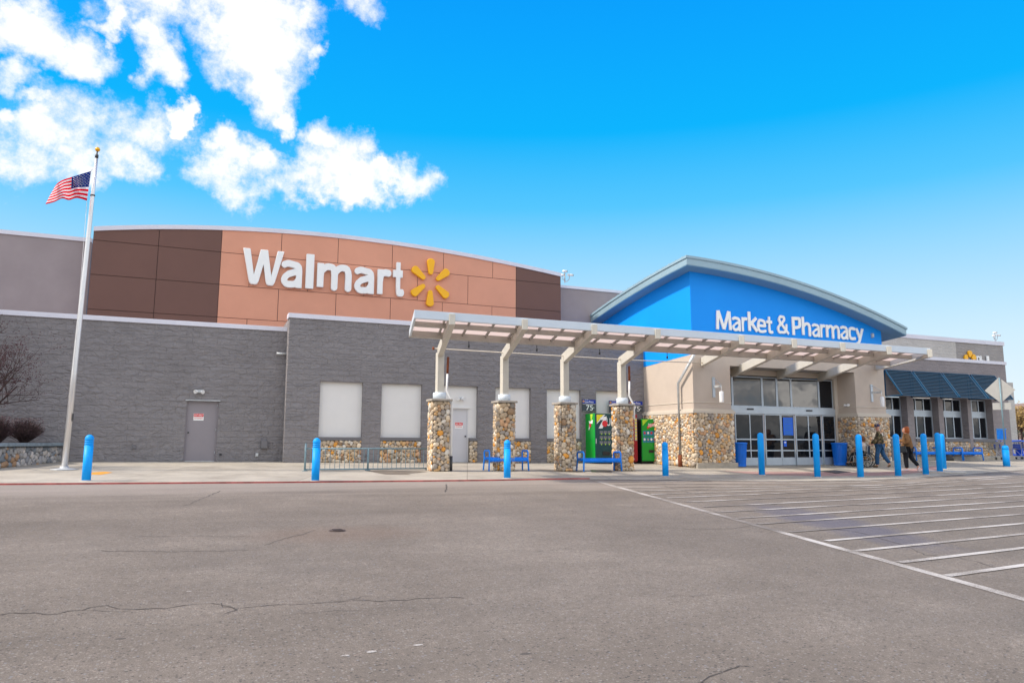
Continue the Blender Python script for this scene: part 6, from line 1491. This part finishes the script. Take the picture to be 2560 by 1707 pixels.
# ------------------------------------------------------------------ distance
def ridge(name, m, dist, h0, h1, a0, a1, seed, n=120):
    rs = np.random.RandomState(seed); mb = MB(); ph = rs.rand(6)*6
    for i in range(n+1):
        a = R_(a0+(a1-a0)*i/n); h_ = h0+(h1-h0)*(.5+.5*sum(math.sin(a*(5+9*k_)+ph[k_])/(k_+1) for k_ in range(6))/2.0)
        for k_, (dr_, hf) in enumerate(((0, 0), (.12, .55), (.3, 1.0), (.7, 0))):
            rr = dist*(1+dr_); mb.v.append((rr*math.sin(a), rr*math.cos(a), .9+max(.5, h_)*hf*(1+.12*rs.rand())))
    for i in range(n):
        for k_ in range(3): mb.f.append((i*4+k_, (i+1)*4+k_, (i+1)*4+k_+1, i*4+k_+1)); mb.mi.append(0); mb.sm.append(True)
    tag(mb.build(name, m), None, None, kind='structure')
ridge('hills', 'hill_brown', 900, 30, 62, 20, 90, 3); ridge('mountains', 'hill_blue', 2300, 90, 170, 20, 95, 9); ridge('hills', 'hill_far', 1400, 10, 42, 92, 378, 4)
def leafy_tree(x, y, H_, rad, seed, m, lab, n=1400, group='trees beyond the lot'):
    rnd = random.Random(seed); z = gz(x, y); r = empty('tree', (x, y, z), lab, 'tree', group); t_ = MB(); t_.tube([(x, y, z-.1), (x+.1, y, z+H_*.45), (x, y, z+H_*.85)], [H_*.022, H_*.015, .02], 7)
    lobes = [(Vector((x, y, z+H_*.62)), rad)]
    for k_ in range(9): a = rnd.uniform(0, 6.28); c = Vector((x+math.cos(a)*rad*.6, y+math.sin(a)*rad*.6, z+H_*rnd.uniform(.4, .88))); lobes.append((c, rad*rnd.uniform(.3, .5))); t_.tube([(x, y, z+H_*.35), c], [H_*.008, .02], 5, caps=False)
    t_.build('trunk', 'bark', r); mb = MB()
    for k_ in range(n):
        c, q_ = lobes[rnd.randrange(len(lobes))]; d = Vector((rnd.gauss(0, 1), rnd.gauss(0, 1), rnd.gauss(0, .9))).normalized()*q_*rnd.uniform(.5, 1.08)
        c = c+d; a = Vector((rnd.uniform(-1, 1), rnd.uniform(-1, 1), rnd.uniform(-1, 1))).normalized()*H_*.025; b = a.orthogonal().normalized()*H_*.016; mb.add([c-a, c+b, c+a, c-b], [(0, 1, 2, 3)])
    mb.build('crown', m, r)
far = [(W(2551, 1060, 60), 6.5, 2.2, 'dry_leaf', 'ochre leaved tree past the right end of the store'), (W(2575, 1060, 75), 8, 2.8, 'dry_leaf', 'tall dry tree cut by the right picture edge'), (W(2544, 1075, 95), 5, 2.2, 'pine_leaf', 'small dark green tree far beyond the right end of the store')]
for i, (p_, h_, rd, m_n, lab) in enumerate(far): leafy_tree(p_[0], p_[1], h_, rd, 60+i, m_n, lab)
for i, (x, y, h_) in enumerate(((6, -34, 7), (17, -38, 6), (24, -30, 8), (-14, -36, 7))): leafy_tree(x, y, h_, 1.9, 80+i, 'pine_leaf', None, 700, 'trees across the lot behind the viewer')
for i, o_ in enumerate([o_ for o_ in COL.objects if o_.get('group') == 'trees across the lot behind the viewer']):
    o_['label'] = 'dark evergreen standing across the lot, seen only mirrored in the entrance glass'
scene.render.resolution_x = 1024; scene.render.resolution_y = 682
